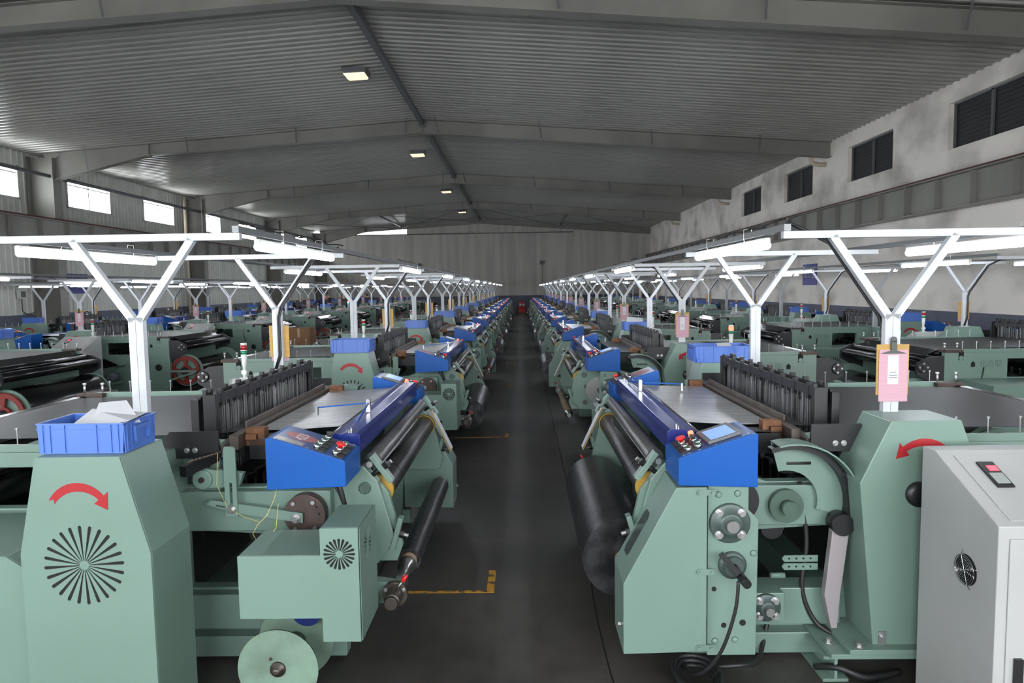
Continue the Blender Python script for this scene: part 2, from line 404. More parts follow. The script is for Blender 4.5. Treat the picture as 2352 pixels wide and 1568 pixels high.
# crane girders
def girder(x0, x1, face, name, y1=YF):
    mb = MB(); mb.box((x0+x1)/2-.01, (x0+x1)/2+.01, YB, y1, 2.98, 3.6); mb.box(x0, x1, YB, y1, 2.96, 2.985); mb.box(x0, x1, YB, y1, 3.585, 3.61)
    g = struct(mb.build(name, BEAM)); mb = MB(); c = (x0+x1)/2; mb.box(c-.03, c+.03, YB, y1, 3.61, 3.67); mb.build('crane_rail', RUST, g)
    st = MB(); st.box(min(c, face), max(c, face), -.006, .006, 2.985, 3.585); me = st.data('stiffener', BEAM); y = 6.2
    while y < y1:
        o = bpy.data.objects.new('stiffener', me); COL.objects.link(o); o.parent = g; o.location = (0, y, 0); y += 1.07
girder(XR-.34, XR-.06, XR-.33, 'trim_4'); girder(XL+.76, XL+1.04, XL+1.03, 'trim_5')
# far wall: window band under the gable, pale panels below
XB = 3.42
mb = MB(); mb.box(XL-.2, XR+.2, YF, YF+.15, 0, 5.24)
mb.prism([(XB, 5.24), (XR+.2, 5.24), (XR+.2, zc(XR)+.1), (XB, zc(XB)+.1)], 'y', YF, YF+.15)
wf = struct(mb.build('wall_far', FARW))
x = XL+.1; q = 0
while x < XR-.3:
    w_ = 1.0; mb = MB(); mb.box(x+.004, min(x+w_, XR)-.004, YF-.012, YF, 1.13, 5.18 if x < XB-.5 else 5.3)
    mb.box(x+.06, x+.075, YF-.018, YF-.012, 1.13, 5.18); mb.build('wall_panel', FARW, wf); x += w_
mb = MB(); mb.box(-12.4, XB, YF-.05, YF+.02, 5.19, 5.25); struct(mb.build('trim_6', STRUT))
t = struct(empty('window_40', (XL, YF, 5.25)))
x = -12.4
while x < XB-.1:
    xn = min(x+.98, XB); z = min(zc(x), zc(xn))-5.25
    lit = x < -7.6
    mb = MB(); mb.box(x-XL, x-XL+.03, .0, .05, 0, z); mb.build('mullion', WFRAME, t)
    mb = MB(); mb.box(x-XL+.03, xn-XL, .02, .025 if lit else .05, 0, z); mb.build('pane' if lit else 'dull_panel', GLASS if lit else FARW, t); x = xn
# back wall behind the camera; openings added and set close to light near faces
mb = MB(); WB = [(-12.6+3.5*i, -10.2+3.5*i) for i in range(6)]; e = [XL-.2]+[v for a, b in WB for v in (a, b)]+[XR+.2]
for i in range(len(e)-1):
    if i % 2 == 0: mb.box(e[i], e[i+1], YB-.2, YB, 0, 6.4)
    else: mb.box(e[i], e[i+1], YB-.2, YB, 0, .9); mb.box(e[i], e[i+1], YB-.2, YB, 3.6, 6.4)
struct(mb.build('wall_back', PLASTER))
# drain pipes at the right ends of the roof beams
for y in TY[2:5]:
    mb = MB(); mb.tube([(XR-.42, y+.25, 5.2), (XR-.42, y+.25, 4.98), (XR-.36, y+.25, 4.9), (XR-.15, y+.25, 4.86), (XR+.02, y+.25, 4.86)], .06, 12)
    tag(mb.build('drain_pipe', PIPE), 'cream elbow pipe on the right wall under the %s roof beam' % {19.05: 'second', 27.85: 'third', 36.6: 'fourth'}[y], 'pipe', 'elbow pipes on the right wall')
mb = MB(); mb.cyl((XL+.3, 27.2, 0), (XL+.3, 27.2, 5.4), .06, n=12); tag(mb.build('drain_pipe', PIPE), 'cream vertical rainwater pipe beside a column on the left wall', 'pipe')
# signs
def sign(x, y0, y1, z0, z1, side, lab):
    mb = MB(); mb.box(x-.012, x+.012, y0, y1, z0, z1); s = tag(mb.build('wall_sign', SIGN), lab, 'sign')
    # reads along the wall when faced from inside
    M = Matrix.Translation((x+(.014 if side > 0 else -.014), (y0+y1)/2, (z0+z1)/2)) @ Matrix.Rotation(PI/2 if side > 0 else -PI/2, 4, 'Z') @ Matrix.Rotation(PI/2, 4, 'X')
    text_mesh('络织区', .27, PAPER, 'lettering', s, M)
sign(XR-.02, 19.7, 20.65, 1.55, 2.16, -1, 'blue sign with white characters on the right wall')
sign(XL+.03, 20.3, 21.25, 1.62, 2.22, 1, 'blue sign with white characters on the left wall')
# ceiling lamps
for i, y in enumerate((14.6, 23.1, 31.8, 40.2)):
    x = -3.4; z = zc(x)-.03; t = empty('ceiling_lamp', (x, y, z)); mb = MB(); mb.prism([(-.26, 0), (.26, 0), (.24, -.1), (-.2, -.12)], 'y', -.24, .24); mb.build('housing', STRUT, t)
    mb = MB(); mb.prism([(-.22, -.122), (.22, -.104), (.2, -.13), (-.18, -.15)], 'y', -.21, .21); mb.build('lens', FLAMP, t)
    tag(t, 'dim warm square ceiling lamp by the ridge, %s from the camera' % ('nearest', 'second', 'third', 'fourth')[i], 'lamp', 'ceiling lamps beside the ridge')
# floor markings
for k in range(4):
    y = 3.46+3.72*k; mb = MB(); mb.box(-.80, -.165, y-.012, y+.014, 0, .0015); mb.box(-.205, -.165, y, y+.27-.09*min(k, 1), 0, .0016)
    tag(mb.build('floor_marking', YMARK), 'worn yellow L-shaped line on the floor beside the %s left loom' % ('nearest', 'second', 'third', 'fourth')[k], 'floor marking', 'yellow parking lines beside the left looms')

# ================================================ THE LOOM  (x: to the cloth side, y: along the cloth width, z up; A end y<0, B end y>0)
def gear_disc(par):
    mb = MB(); pts = []
    for i in range(144):
        r = .135 if i % 2 else .125; a = 2*PI*i/144; pts.append((.80+r*math.cos(a), .60+r*math.sin(a)))
    mb.prism(pts, 'y', .885, .892); mb.build('toothed_gear', STEEL, par)
    mb = MB(); mb.cyl((.80, .80, .60), (.80, .91, .60), .025, n=16); mb.cyl((.92, .805, .62), (.92, .83, .62), .02, n=16); mb.cyl((.93, .805, .47), (.93, .83, .47), .022, n=16); mb.build('gear_shaft', DSTEEL, par)
def starburst(cx, cz, r0, r1, n, w0, w1, off=0):
    hs = []
    for i in range(n):
        a = 2*PI*i/n+off; c, s_ = math.cos(a), math.sin(a); pts = []
        for r, w in ((r0, w0), (r1-w1, w1)):
            pts.append((r, -w))
        pts.append((r1-w1*.3, -w1*.7)); pts.append((r1, 0)); pts.append((r1-w1*.3, w1*.7))
        pts += [(r1-w1, w1), (r0, w0)]
        hs.append([(cx+r*c-w*s_, cz+r*s_+w*c) for r, w in pts])
    return hs
def arrow(cx, cz, R, a0, a1, w, head):
    """curved arrow from angle a0 to a1 (radians)"""
    n = 18; sg = 1 if a1 > a0 else -1; out = []; inn = []
    for i in range(n+1):
        a = a0+(a1-a0)*i/n; ww = w*(.85+.3*math.sin(PI*i/n))
        out.append((cx+(R+ww)*math.cos(a), cz+(R+ww)*math.sin(a))); inn.append((cx+(R-ww)*math.cos(a), cz+(R-ww)*math.sin(a)))
    ah = a1+sg*head/R
    hd = [(cx+(R+w*2.4)*math.cos(a1), cz+(R+w*2.4)*math.sin(a1)), (cx+R*math.cos(ah), cz+R*math.sin(ah)), (cx+(R-w*2.4)*math.cos(a1), cz+(R-w*2.4)*math.sin(a1))]
    at = a0+sg*w*1.1/R; tail = [(cx+R*math.cos(at), cz+R*math.sin(at))]
    return out, hd, inn, tail
def arrow_mb(cx, cz, R, a0, a1, w, head, y0, y1):
    out, hd, inn, tail = arrow(cx, cz, R, a0, a1, w, head); mb = MB()
    for i in range(len(out)-1):
        if i == 0:
            mb.prism([out[0], out[1], tail[0]], 'y', y0, y1); mb.prism([inn[0], inn[1], tail[0]], 'y', y0, y1); mb.prism([out[1], inn[1], tail[0]], 'y', y0, y1); continue
        mb.prism([out[i], out[i+1], inn[i+1], inn[i]], 'y', y0, y1)
    mb.prism(hd, 'y', y0, y1); return mb
def bolt(mb, p, d, r=.011, h=.012):
    p = Vector(p); d = Vector(d); mb.cyl(p, p+d*h*.25, r*1.6, n=14); mb.cyl(p+d*h*.25, p+d*h*1.1, r, n=6)
LOOM = empty('rapier_loom')
# --- side frames
def side_outline():
    return [(-1.30, .15), (-1.22, .06), (.80, .06), (.82, .40), (.98, .40), (1.06, .50), (.99, .76), (.93, .83), (.60, .83), (.58, .775), (.50, .745), (.12, .745), (.04, .77), (-.02, .86), (-.10, .905), (-1.30, .905)]
for nm, y0, y1 in (('side_frame', -.805, -.75), ('side_frame', .75, .805)):
    mb = MB(); mb.prism(side_outline(), 'y', y0, y1, [[(.15, .30), (.62, .30), (.62, .53), (.15, .555)], [(-.62, .25), (.05, .25), (.05, .56), (-.30, .60), (-.62, .45)], [(-.70, .66), (-.34, .66), (-.34, .84), (-.70, .84)]])
    mb.build(nm, GREEN, LOOM, .004)
for bx in ((.10, .80, -.86, -.80, .57, .74), (.10, .78, -.86, -.80, .14, .29), (-1.25, .85, -.87, -.80, .02, .11), (-1.25, .85, .80, .87, .02, .11), (.10, .62, .80, .85, .57, .74), (.20, .62, .80, .86, .14, .30)):
    mb = MB(); mb.box(*bx); mb.build('frame_rail', GREEN, LOOM, .004)
for (x0, x1, z0, z1) in ((.20, .32, .16, .30), (-.75, -.6, .12, .26), (.55, .7, .55, .68), (-.95, -.85, .30, .42)):
    mb = MB(); mb.box(x0, x1, -.75, .75, z0, z1); mb.build('cross_beam', GREEND, LOOM)
mb = MB()
for i in range(11):
    y = -.66+i*.13; mb.cyl((.05, y, .60), (.24, y+.03, .66), .05, .02, n=8); mb.box(.0, .09, y-.02, y+.02, .40, .62)
mb.cyl((.0, -.75, .55), (.0, .75, .55), .035, n=10); mb.cyl((.45, -.75, .52), (.45, .75, .52), .05, n=12)
o = mb.build('cam_shaft', BLACK, LOOM)
# --- A end drive hood with starburst vent and arrow
ho = [(-.103, .02), (.345, .02), (.345, .70), (.256, 1.035), (-.032, 1.035), (-.103, .70)]
mb = MB(); mb.prism(ho, 'y', -1.424, -1.155); hA = mb.build('drive_hood', GREEN, LOOM, .004)
vc = (.114, .660)
mb = MB(); mb.prism(ho, 'y', -1.431, -1.4285, starburst(vc[0], vc[1], .016, .139, 24, .0012, .0062, .06)); mb.build('front_panel', GREEN, hA)
mb = MB(); mb.cyl((vc[0], -1.4284, vc[1]), (vc[0], -1.4242, vc[1]), .15, n=32); mb.build('vent_shade', BLACKM, hA)  # black disc stands in for the shade inside, behind the slots
arrow_mb(.107, .828, .104, math.radians(150), math.radians(40), .013, .048, -1.4325, -1.431).build('arrow_decal', REDD, hA)
mb = MB(); mb.prism([(-.12, .60), (.17, .60), (.15, .93), (-.12, .93)], 'y', -1.155, -.80); mb.build('gear_housing', GREEN, LOOM, .004)
# --- B end drive hood
hb = [(-.25, .135), (.149, .135), (.216, .80), (.10, 1.045), (-.17, 1.045), (-.265, .80)]
mb = MB(); mb.prism(hb, 'y', .805, 1.035); hB = mb.build('drive_hood', GREEN, LOOM, .004)
arrow_mb(-.045, .845, .115, math.radians(140), math.radians(42), .0125, .05, 1.0352, 1.0366)
arr = arrow_mb(-.03, .835, .125, math.radians(130), math.radians(52), .013, .05, 1.0352, 1.0366); arr.build('arrow_decal', REDD, hB)
mb = MB(); mb.lathe([(.05, 0), (.05, .012), (.03, .02), (.012, .022)], (-.01, 1.035, .755), (0, 1, 0)); mb.build('plug_cap', BLACK, hB)
mb = MB(); mb.box(.10, .13, 1.036, 1.04, .14, .20); bolt(mb, (.115, 1.04, .18), (0, 1, 0), .008); mb.build('bracket', BRIGHT, hB)
mb = MB(); mb.prism([(-.5, .105), (.30, .105), (.33, .105), (.33, .125), (-.5, .125)], 'y', .72, 1.075); mb.box(-.5, .26, .72, 1.08, .125, .145)
mb.build('base_plate', GREEN, LOOM, .002)
mb = MB()
for x in (.30,): mb.box(x-.05, x+.05, .30, 1.05, 0, .012); mb.box(x-.006, x+.006, .30, 1.05, .01, .1); mb.box(x-.05, x+.05, .30, 1.05, .092, .105)
mb.build('base_beam', GREEN, LOOM)
mb = MB()
for p in ((.30, .98, .125), (.30, .80, .125), (.21, 1.05, .145)): bolt(mb, p, (0, 0, 1), .012, .016)
mb.build('base_bolts', BRIGHT, LOOM)['kind'] = 'stuff'
# --- control boxes
prof = [(.622, .815), (.930, .825), (.930, .925), (.915, .932), (.648, 1.018), (.622, 1.018)]
sl_d = Vector((.915-.648, 0, .932-1.018)).normalized(); sl_n = Vector((-sl_d.z, 0, sl_d.x))
if sl_n.z < 0: sl_n = -sl_n
def on_lid(t, y, h=0):      # t 0..1 from rear to front along the sloping lid
    p = Vector((.648, y, 1.018))+sl_d*t*.2805+sl_n*h; return p
def lid_box(mb, t0, t1, y0, y1, h0, h1):
    ps = [on_lid(t, y, h) for h in (h0, h1) for (t, y) in ((t0, y0), (t1, y0), (t1, y1), (t0, y1))]
    n = mb.addv(ps)
    for q in ((0,3,2,1),(4,5,6,7),(0,1,5,4),(1,2,6,5),(2,3,7,6),(3,0,4,7)): mb.face([n+i for i in q])
def buttons(par, lst):
    for t, y, kind in lst:
        mb = MB(); lid_box(mb, t-.0, t+.13, y-.03, y+.012, .0005, .006); mb.build('button_label', BLACK, par)
        mb = MB(); p = on_lid(t, y, .002); mb.lathe([(.0135, 0), (.0145, .004), (.0145, .013), (.0125, .016)], p, sl_n, 18); b = mb.build('push_button', CHROME, par)
        mb = MB(); q = p+sl_n*.016
        if kind == 'E': mb.lathe([(.009, 0), (.009, .008), (.018, .010), (.0195, .015), (.017, .020)], q, sl_n, 20); mb.build('button_cap', RED, b, label='red mushroom emergency stop cap')
        elif kind == 'L': mb.lathe([(.011, 0), (.011, .014), (.009, .018)], q, sl_n, 14); mb.build('button_cap', LITR, b, label='glowing red indicator cap')
        elif kind == 'K': mb.lathe([(.010, 0), (.010, .004)], q, sl_n, 14); mb.bar(q+sl_n*.010-Vector((.011, 0, 0)), q+sl_n*.010+Vector((.011, 0, 0)), .008, .014, sl_n); mb.build('button_cap', BLACK, b, label='black selector knob')
        else: mb.lathe([(.0112, 0), (.0112, .0014)], q-sl_n*.0006, sl_n, 14); mb.build('button_cap', GREENP, b)
def screws(par, y0, y1):
    mb = MB()
    for t in (.03, .5, .97):
        for y in (y0+.012, y1-.012): mb.lathe([(.0045, 0), (.0035, .002)], on_lid(t, y, .001), sl_n, 8)
    o = mb.build('lid_screws', BRIGHT, par); o['kind'] = 'stuff'
ya, yb = -1.095, -.85
mb = MB(); mb.prism(prof, 'y', ya, yb); cbA = mb.build('control_box', BLUEB, LOOM, .003, 'bright blue switch box with round plate')
mb = MB(); lid_box(mb, .0, 1.0, ya+.006, yb-.006, -.001, .0016); mb.build('lid', mat('lid_blue', (32, 66, 124), .35, var=.2), cbA)
mb = MB(); lid_box(mb, .02, .42, ya+.018, ya+.058, .0016, .0024); mb.build('name_plate', mat('brushed_plate', (150, 146, 138), .4, .6, var=.4, vscale=(60, 60, 60)), cbA)
mb = MB(); c = on_lid(.30, ya+.125, .0018); ring = []
for i in range(28):
    a = 2*PI*i/28; ring.append(c+sl_d*math.cos(a)*.066+Vector((0, 1, 0))*math.sin(a)*.047)
k = mb.addv(ring+[r+sl_n*.0008 for r in ring]); mb.face([k+28+i for i in range(28)])
for i in range(28): mb.face([k+i, k+(i+1) % 28, k+28+(i+1) % 28, k+28+i])
ovalA = mb.build('number_plate', mat('faded_red_plate', (150, 74, 80), .45, var=.2), cbA)
buttons(cbA, [(.60, ya+.045, 'g'), (.60, ya+.095, 'g'), (.60, ya+.145, 'g'), (.60, ya+.20, 'K'), (.88, ya+.035, 'g'), (.88, ya+.09, 'E'), (.88, ya+.135, 'g'), (.88, ya+.185, 'g')]); screws(cbA, ya, yb)
ya, yb = .815, 1.06
mb = MB(); mb.prism([(x, z-.013) if z > .9 else (x, z-.02) for x, z in prof], 'y', ya, yb); cbB = mb.build('control_box', BLUEB, LOOM, .003, 'bright blue screen box')
o_ = on_lid
def on_lid(t, y, h=0): p = o_(t, y, h); p.z -= .013; return p
mb = MB(); lid_box(mb, .0, 1.0, ya+.006, yb-.006, -.001, .0016); mb.build('lid', MATS['lid_blue'], cbB)
mb = MB(); lid_box(mb, .10, .58, ya+.02, yb-.035, .0016, .014); scn = mb.build('touch_panel', BEZ, cbB, .003)
mb = MB(); lid_box(mb, .16, .52, ya+.055, yb-.05, .014, .0148); mb.build('screen', GLASSS, scn)
buttons(cbB, [(.68, ya+.06, 'L'), (.70, ya+.11, 'K'), (.68, ya+.155, 'g'), (.72, ya+.20, 'g'), (.87, ya+.05, 'g'), (.87, ya+.10, 'E'), (.87, ya+.15, 'g'), (.87, ya+.20, 'g')]); screws(cbB, ya, yb)
mb = MB(); mb.tube([(.845, -.93, .83), (.865, -.93, .76), (.875, -.92, .70), (.87, -.90, .60)], .011, 8); mb.tube([(.80, -.90, .83), (.85, -.90, .74), (.87, -.90, .68)], .006, 6); mb.build('box_cable', RUBBER, LOOM)
for s_ in (-1, 1):
    mb = MB(); mb.lathe([(.026, 0), (.026, .006), (.020, .008), (.018, .004)], (.935, s_*.806, .735), (0, s_, 0), 20); mb.build('bearing_cap', GREEND, LOOM)
# --- blue breast beam with stepped top and clips
mb = MB(); mb.prism([(.800, .962), (.812, .976), (.836, .966), (.848, .972), (.905, .972), (.918, .962), (.918, .885), (.812, .885), (.800, .93)], 'y', -.80, .80)
bb = mb.build('breast_beam', BLUED, LOOM, .002, 'deep blue front beam')
mb = MB(); mb.bar((.865, -.62, .985), (.845, -.30, 1.02), .004, .012); mb.bar((.845, -.30, 1.02), (.60, -.33, 1.005), .005, .007); mb.build('hand_lever', BLUEB, bb)
mb = MB(); mb.box(.835, .855, -.31, -.285, .975, 1.025); mb.box(.59, .60, -.34, -.32, .965, 1.01); mb.cyl((.845, -.28, 1.03), (.845, -.315, 1.03), .01, n=10)
for y in (-.78, -.74, .74, .78): mb.cyl((.865, y, .972), (.865, y, .984), .006, n=6)
mb.build('lever_clamps', STEEL, bb)
mb = MB(); mb.cyl((.785, -.78, .948), (.785, .78, .948), .014, n=12); mb.build('guide_bar', CHROME, LOOM)
# --- cloth, reed, warp
mb = MB(); mb.sheet([(.785, .963), (.60, .952), (.40, .948)], -.60, .60); mb.build('woven_cloth', CLOTH, LOOM, label='silvery woven wire cloth')
mb = MB(); mb.sheet([(.62, .940), (.385, .935)], -.70, .70); mb.box(.40, .60, -.70, .70, .84, .93); mb.build('race_board', BLACK, LOOM)
mb = MB(); mb.box(.345, .385, -.78, .78, .90, .965); mb.box(.30, .345, -.84, .84, .88, .935); mb.box(.350, .360, -.62, .62, .965, .995); mb.build('reed', REEDM, LOOM, .002)
for y in (-.70, .62):
    mb = MB(); mb.box(.385, .47, y, y+.05, .90, .98); mb.box(.39, .44, y-.02, y+.07, .93, .955); mb.build('temple_block', mat('rusty_bronze', (120, 82, 58), .5, .6, var=.5, vscale=(20, 20, 20)), LOOM, .002)
mb = MB(); mb.bar((.26, -1.02, .872), (.34, -.70, .900), .03, .045); mb.build('reed_end_bar', BLACK, LOOM)
mb = MB()
for i in range(9): mb.cyl((.27+i*.007, -1.0+i*.02, .90), (.29+i*.007, -.99+i*.02, .91), .006, n=6)
mb.build('tension_springs', DSTEEL, LOOM)
mb = MB(); mb.sheet([(.34, .950), (.16, .935), (-.45, .93), (-1.15, .92), (-1.24, .915)], -.62, .62); mb.build('warp_sheet', WARP, LOOM, label='sheet of dark warp wires')
# --- harness frames
for i in range(4):
    x = .175+i*.024; dz = (-.012, .018, -.02, .012)[i]; mb = MB()
    mb.box(x-.007, x+.007, -.68, .68, 1.075+dz, 1.115+dz); mb.box(x-.007, x+.007, -.68, .68, .70+dz, .73+dz)
    for y in (-.68, .665): mb.box(x-.008, x+.008, y, y+.02, .70+dz, 1.13+dz)
    hf = mb.build('heddle_frame', BLACK, LOOM)
    mb = MB()
    for q in range(9): y = -.62+q*.155; mb.box(x-.01, x+.01, y-.012, y+.012, 1.06+dz, 1.13+dz)
    mb.build('frame_hook', BLACK, hf)['kind'] = 'stuff'
    mb = MB(); random.seed(i)
    for q in range(64):
        y = -.60+q*.0190+random.uniform(-.005, .005); w_ = random.choice((.0015, .003, .006)); xo = random.uniform(-.006, .006)
        mb.box(x+xo-.001, x+xo+.001, y-w_, y+w_, .74+dz, 1.075+dz-random.choice((0, .0, .02)))
    mb.build('heddles', HEDD, hf)['kind'] = 'stuff'
for y in (-.71, .69):
    mb = MB(); mb.box(.15, .185, y, y+.02, .74, 1.11); mb.box(.205, .26, y, y+.02, .74, 1.13); mb.build('harness_guide', BLACK, LOOM, .002)
for s_ in (-1, 1):
    mb = MB(); mb.prism([(.10, .885), (.335, .885), (.335, 1.0), (.13, 1.0), (.10, .96)], 'y', s_*.86, s_*.85); bk = mb.build('end_plate', BLACK, LOOM)
    mb = MB()
    for x, z in ((.20, .92), (.235, .92)): bolt(mb, (x, s_*.86, z), (0, s_, 0), .0075, .008)
    mb.build('plate_bolts', BRIGHT, bk)['kind'] = 'stuff'
# --- sley swords and linkage on the A end
for s_ in (-1, 1):
    mb = MB(); mb.prism([(.20, .58), (.33, .58), (.315, .80), (.335, .95), (.30, .955), (.275, .82), (.20, .70)], 'y', s_*.83, s_*.79); mb.build('sley_sword', GREEN, LOOM, .003)
mb = MB(); mb.prism([(.25, .78), (.27, .765), (.43, .775), (.45, .83), (.29, .85), (.255, .84)], 'y', -.90, -.87); mb.cyl((.283, -.915, .808), (.283, -.865, .808), .04, n=20); ra = mb.build('rocker_arm', GREEN, LOOM, .002)
mb = MB(); mb.cyl((.283, -.925, .808), (.283, -.915, .808), .012, n=10); mb.build('pivot_pin', DSTEEL, ra)
mb = MB(); mb.prism([(.385, .66), (.435, .66), (.435, .94), (.425, .95), (.39, .95), (.385, .93)], 'y', -.935, -.925, [[(.405, .70), (.417, .70), (.417, .80), (.405, .80)]]); sb = mb.build('slotted_bar', GREEN, LOOM)
mb = MB(); mb.prism([(.30, .705), (.32, .725), (.70, .665), (.70, .625), (.44, .665)], 'y', -.925, -.915, [[(.34, .706), (.42, .692), (.42, .684), (.34, .698)]]); mb.build('link_bar', GREEN, LOOM)
mb = MB(); bolt(mb, (.411, -.935, .688), (0, -1, 0), .012, .02); bolt(mb, (.672, -.925, .645), (0, -1, 0), .013, .018); mb.build('link_bolts', BRIGHT, LOOM)['kind'] = 'stuff'
mb = MB(); mb.cyl((.703, -.91, .652), (.703, -.86, .652), .087, n=40); dc = mb.build('crank_disc', BROWN, LOOM, .002)
for a in (55, 130, 235, 310):
    mb = MB(); p = (.703+.068*math.cos(math.radians(a)), -.91, .652+.068*math.sin(math.radians(a))); mb.cyl(p, (p[0], -.922, p[2]), .0085, n=12); mb.build('cap_screw', BRIGHT, dc)
mb = MB()
for a in (5, 35, 200): p = (.703+.062*math.cos(math.radians(a)), -.9105, .652+.062*math.sin(math.radians(a))); mb.cyl(p, (p[0], -.909, p[2]), .006, n=10)
mb.build('disc_holes', BLACKM, dc)['kind'] = 'stuff'
mb = MB(); mb.tube([(.63, -1.0, .81), (.625, -1.03, .76), (.60, -1.05, .70), (.565, -1.06, .665), (.545, -1.06, .63), (.56, -1.06, .60), (.60, -1.06, .60), (.635, -1.05, .65), (.64, -1.03, .74)], .0013, 5)
mb.tube([(.37, -.95, .93), (.365, -.96, .80), (.40, -.95, .70), (.47, -.95, .66), (.53, -.95, .64)], .0012, 5)
mb.build('loose_thread', mat('yellow_thread', (196, 180, 110), .7), LOOM)
# --- A end gear cover (tower + low box)
cx0, cx1, tx = .585, 1.022, .885
mb = MB(); mb.prism([(cx0, .403), (tx, .403), (tx, .315), (cx1, .315), (cx1, .735), (tx, .735), (tx, .635), (cx0, .635)], 'y', -1.297, -1.03); gc = mb.build('gear_cover', GREEN, LOOM, .003)
mb = MB(); mb.prism([(cx0, .403), (tx, .403), (tx, .315), (cx1, .315), (cx1, .735), (tx, .735), (tx, .635), (cx0, .635)], 'y', -1.304, -1.3012, starburst(.953, .640, .013, .058, 20, .0012, .0052)); mb.build('front_panel', GREEN, gc)
mb = MB(); mb.cyl((.953, -1.3011, .640), (.953, -1.2972, .640), .063, n=28); mb.cyl((1.0225, -1.17, .635), (1.0245, -1.17, .635), .07, n=28); mb.build('vent_shade', BLACKM, gc)  # black discs paint the inner shade behind both vents
mb = MB(); mb.prism([(-1.297, .315), (-1.03, .315), (-1.03, .735), (-1.297, .735)], 'x', 1.0248, 1.027, starburst(-1.17, .635, .013, .06, 20, .0012, .0052)); mb.build('side_panel', GREEN, gc)
mb = MB(); mb.cyl((.76, -1.10, .33), (.76, -.80, .33), .06, n=20); mb.build('motor', mat('motor_blue', (30, 44, 100), .4), LOOM)
mb = MB(); mb.cyl((.74, -.83, .27), (.74, -.805, .27), .11, n=24); mb.build('motor_flange', GREEND, LOOM)
# spool with two green discs
mb = MB(); mb.cyl((.70, -1.265, .19), (.70, -1.262, .19), .15, n=40); mb.cyl((.70, -1.262, .19), (.70, -1.255, .19), .148, n=40); mb.cyl((.70, -1.255, .19), (.70, -1.06, .19), .04, n=20); mb.cyl((.70, -1.06, .19), (.70, -1.05, .19), .15, n=40)
sp = mb.build('waste_spool', mat('stained_green_disc', (112, 136, 120), .6, var=.6, vscale=(9, 9, 9), dirt=(74, 88, 74), vlo=.35, vhi=.65), LOOM)
mb = MB(); mb.lathe([(.03, 0), (.028, .006), (.016, .008), (.014, .024), (.006, .026)], (.70, -1.265, .19), (0, -1, 0), 16); mb.cyl((.675, -1.268, .23), (.675, -1.2645, .23), .006, n=10); mb.build('spindle', DSTEEL, sp)
mb = MB(); mb.cyl((.70, -1.05, .19), (.70, -.80, .19), .014, n=8); mb.build('spool_shaft', DSTEEL, LOOM)
# --- take-up rollers and brackets
mb = MB(); mb.cyl((.955, -.72, .835), (.955, .72, .835), .036, n=28); r1 = mb.build('press_roller', mat('grey_cloth_wrap', (120, 119, 120), .3, .65, var=.6, vscale=(2, 160, 2), bump=.4, bscale=(2, 500, 2), dirt=(52, 52, 52)), LOOM)
mb = MB(); mb.cyl((.955, -.80, .835), (.955, .80, .835), .014, n=12); mb.build('shaft', STEEL, r1)
mb = MB(); mb.cyl((.975, -.70, .70), (.975, .70, .70), .062, n=32); r2 = mb.build('take_up_roller', ROLLC, LOOM)
mb = MB()
for s_ in (-1, 1): mb.cyl((.975, s_*.70, .70), (.975, s_*.73, .70), .066, n=32)
mb.build('roller_collar', YELLOW, r2)
mb = MB(); mb.sheet([(.925, .86), (.93, .80), (.95, .76)], -.6, .6, .0015); mb.build('cloth_fall', CLOTH, LOOM)
for s_ in (-1, 1):
    y0, y1 = s_*.765, s_*.815
    mb = MB(); mb.prism([(.80, .83), (.93, .83), (1.03, .70), (1.085, .47), (1.06, .40), (.80, .40)], 'y', s_*.775, s_*.745); mb.build('front_cheek', GREEN, LOOM, .002)
    for (xa, za, xb, zb) in ((.965, .875, 1.05, .76), (1.085, .60, 1.045, .46)):
        mb = MB(); mb.bar((xa, (y0+y1)/2, za), (xb, (y0+y1)/2, zb), .05, .022, (0, 0, 1)); br = mb.build('roller_bracket', GREEN, LOOM, .002)
        c = Vector(((xa+xb)/2, (y0+y1)/2, (za+zb)/2)); d = Vector((-(zb-za), 0, xb-xa)).normalized()
        if d.x < 0: d = -d
        mb = MB(); mb.cyl(c-d*.06, c+d*.012, .011, n=12); mb.cyl(c+d*.011, c+d*.030, .017, n=6); mb.build('adjusting_bolt', BLACK, br)
        mb = MB(); mb.cyl(c+d*.030, c+d*.05, .010, n=6); mb.build('bolt_head', STEEL, br)
# --- cloth roll (axis x 1.08 z .33)
CR = empty('cloth_beam', (1.08, 0, .33)); CR.parent = LOOM
mb = MB(); mb.cyl((0, -.60, 0), (0, .60, 0), 1, n=48); roll = mb.build('cloth_roll', ROLLC, CR); roll.scale = (.055, 1, .055)
mb = MB(); mb.cyl((0, -.64, 0), (0, .64, 0), .037, n=24); mb.build('cardboard_core', mat('tan_core', (132, 112, 88), .6, var=.4), CR)
mb = MB(); mb.lathe([(.028, 0), (.030, .02), (.040, .025), (.040, .06), (.026, .07), (.026, .20), (.034, .21), (.034, .26), (.020, .27), (.020, .42)], (0, -.62, 0), (0, -1, 0), 24); mb.build('beam_shaft', STEEL, CR)
mb = MB(); mb.lathe([(.028, 0), (.042, .02), (.042, .05), (.02, .06), (.02, .13)], (0, .62, 0), (0, 1, 0), 24); mb.build('beam_shaft', STEEL, CR)
mb = MB(); mb.cyl((0, -.935, 0), (0, -.96, 0), .052, n=32); mb.lathe([(.034, 0), (.034, .06), (.030, .065), (.026, .067), (.026, .085)], (0, -.96, 0), (0, -1, 0), 24); cl = mb.build('clutch_flange', DSTEEL, CR, .001)
mb = MB()
for a in (30, 150, 270): bolt(mb, (.043*math.cos(math.radians(a)), -.96, .043*math.sin(math.radians(a))), (0, -1, 0), .005, .006)
mb.build('flange_bolts', BRIGHT, cl)['kind'] = 'stuff'
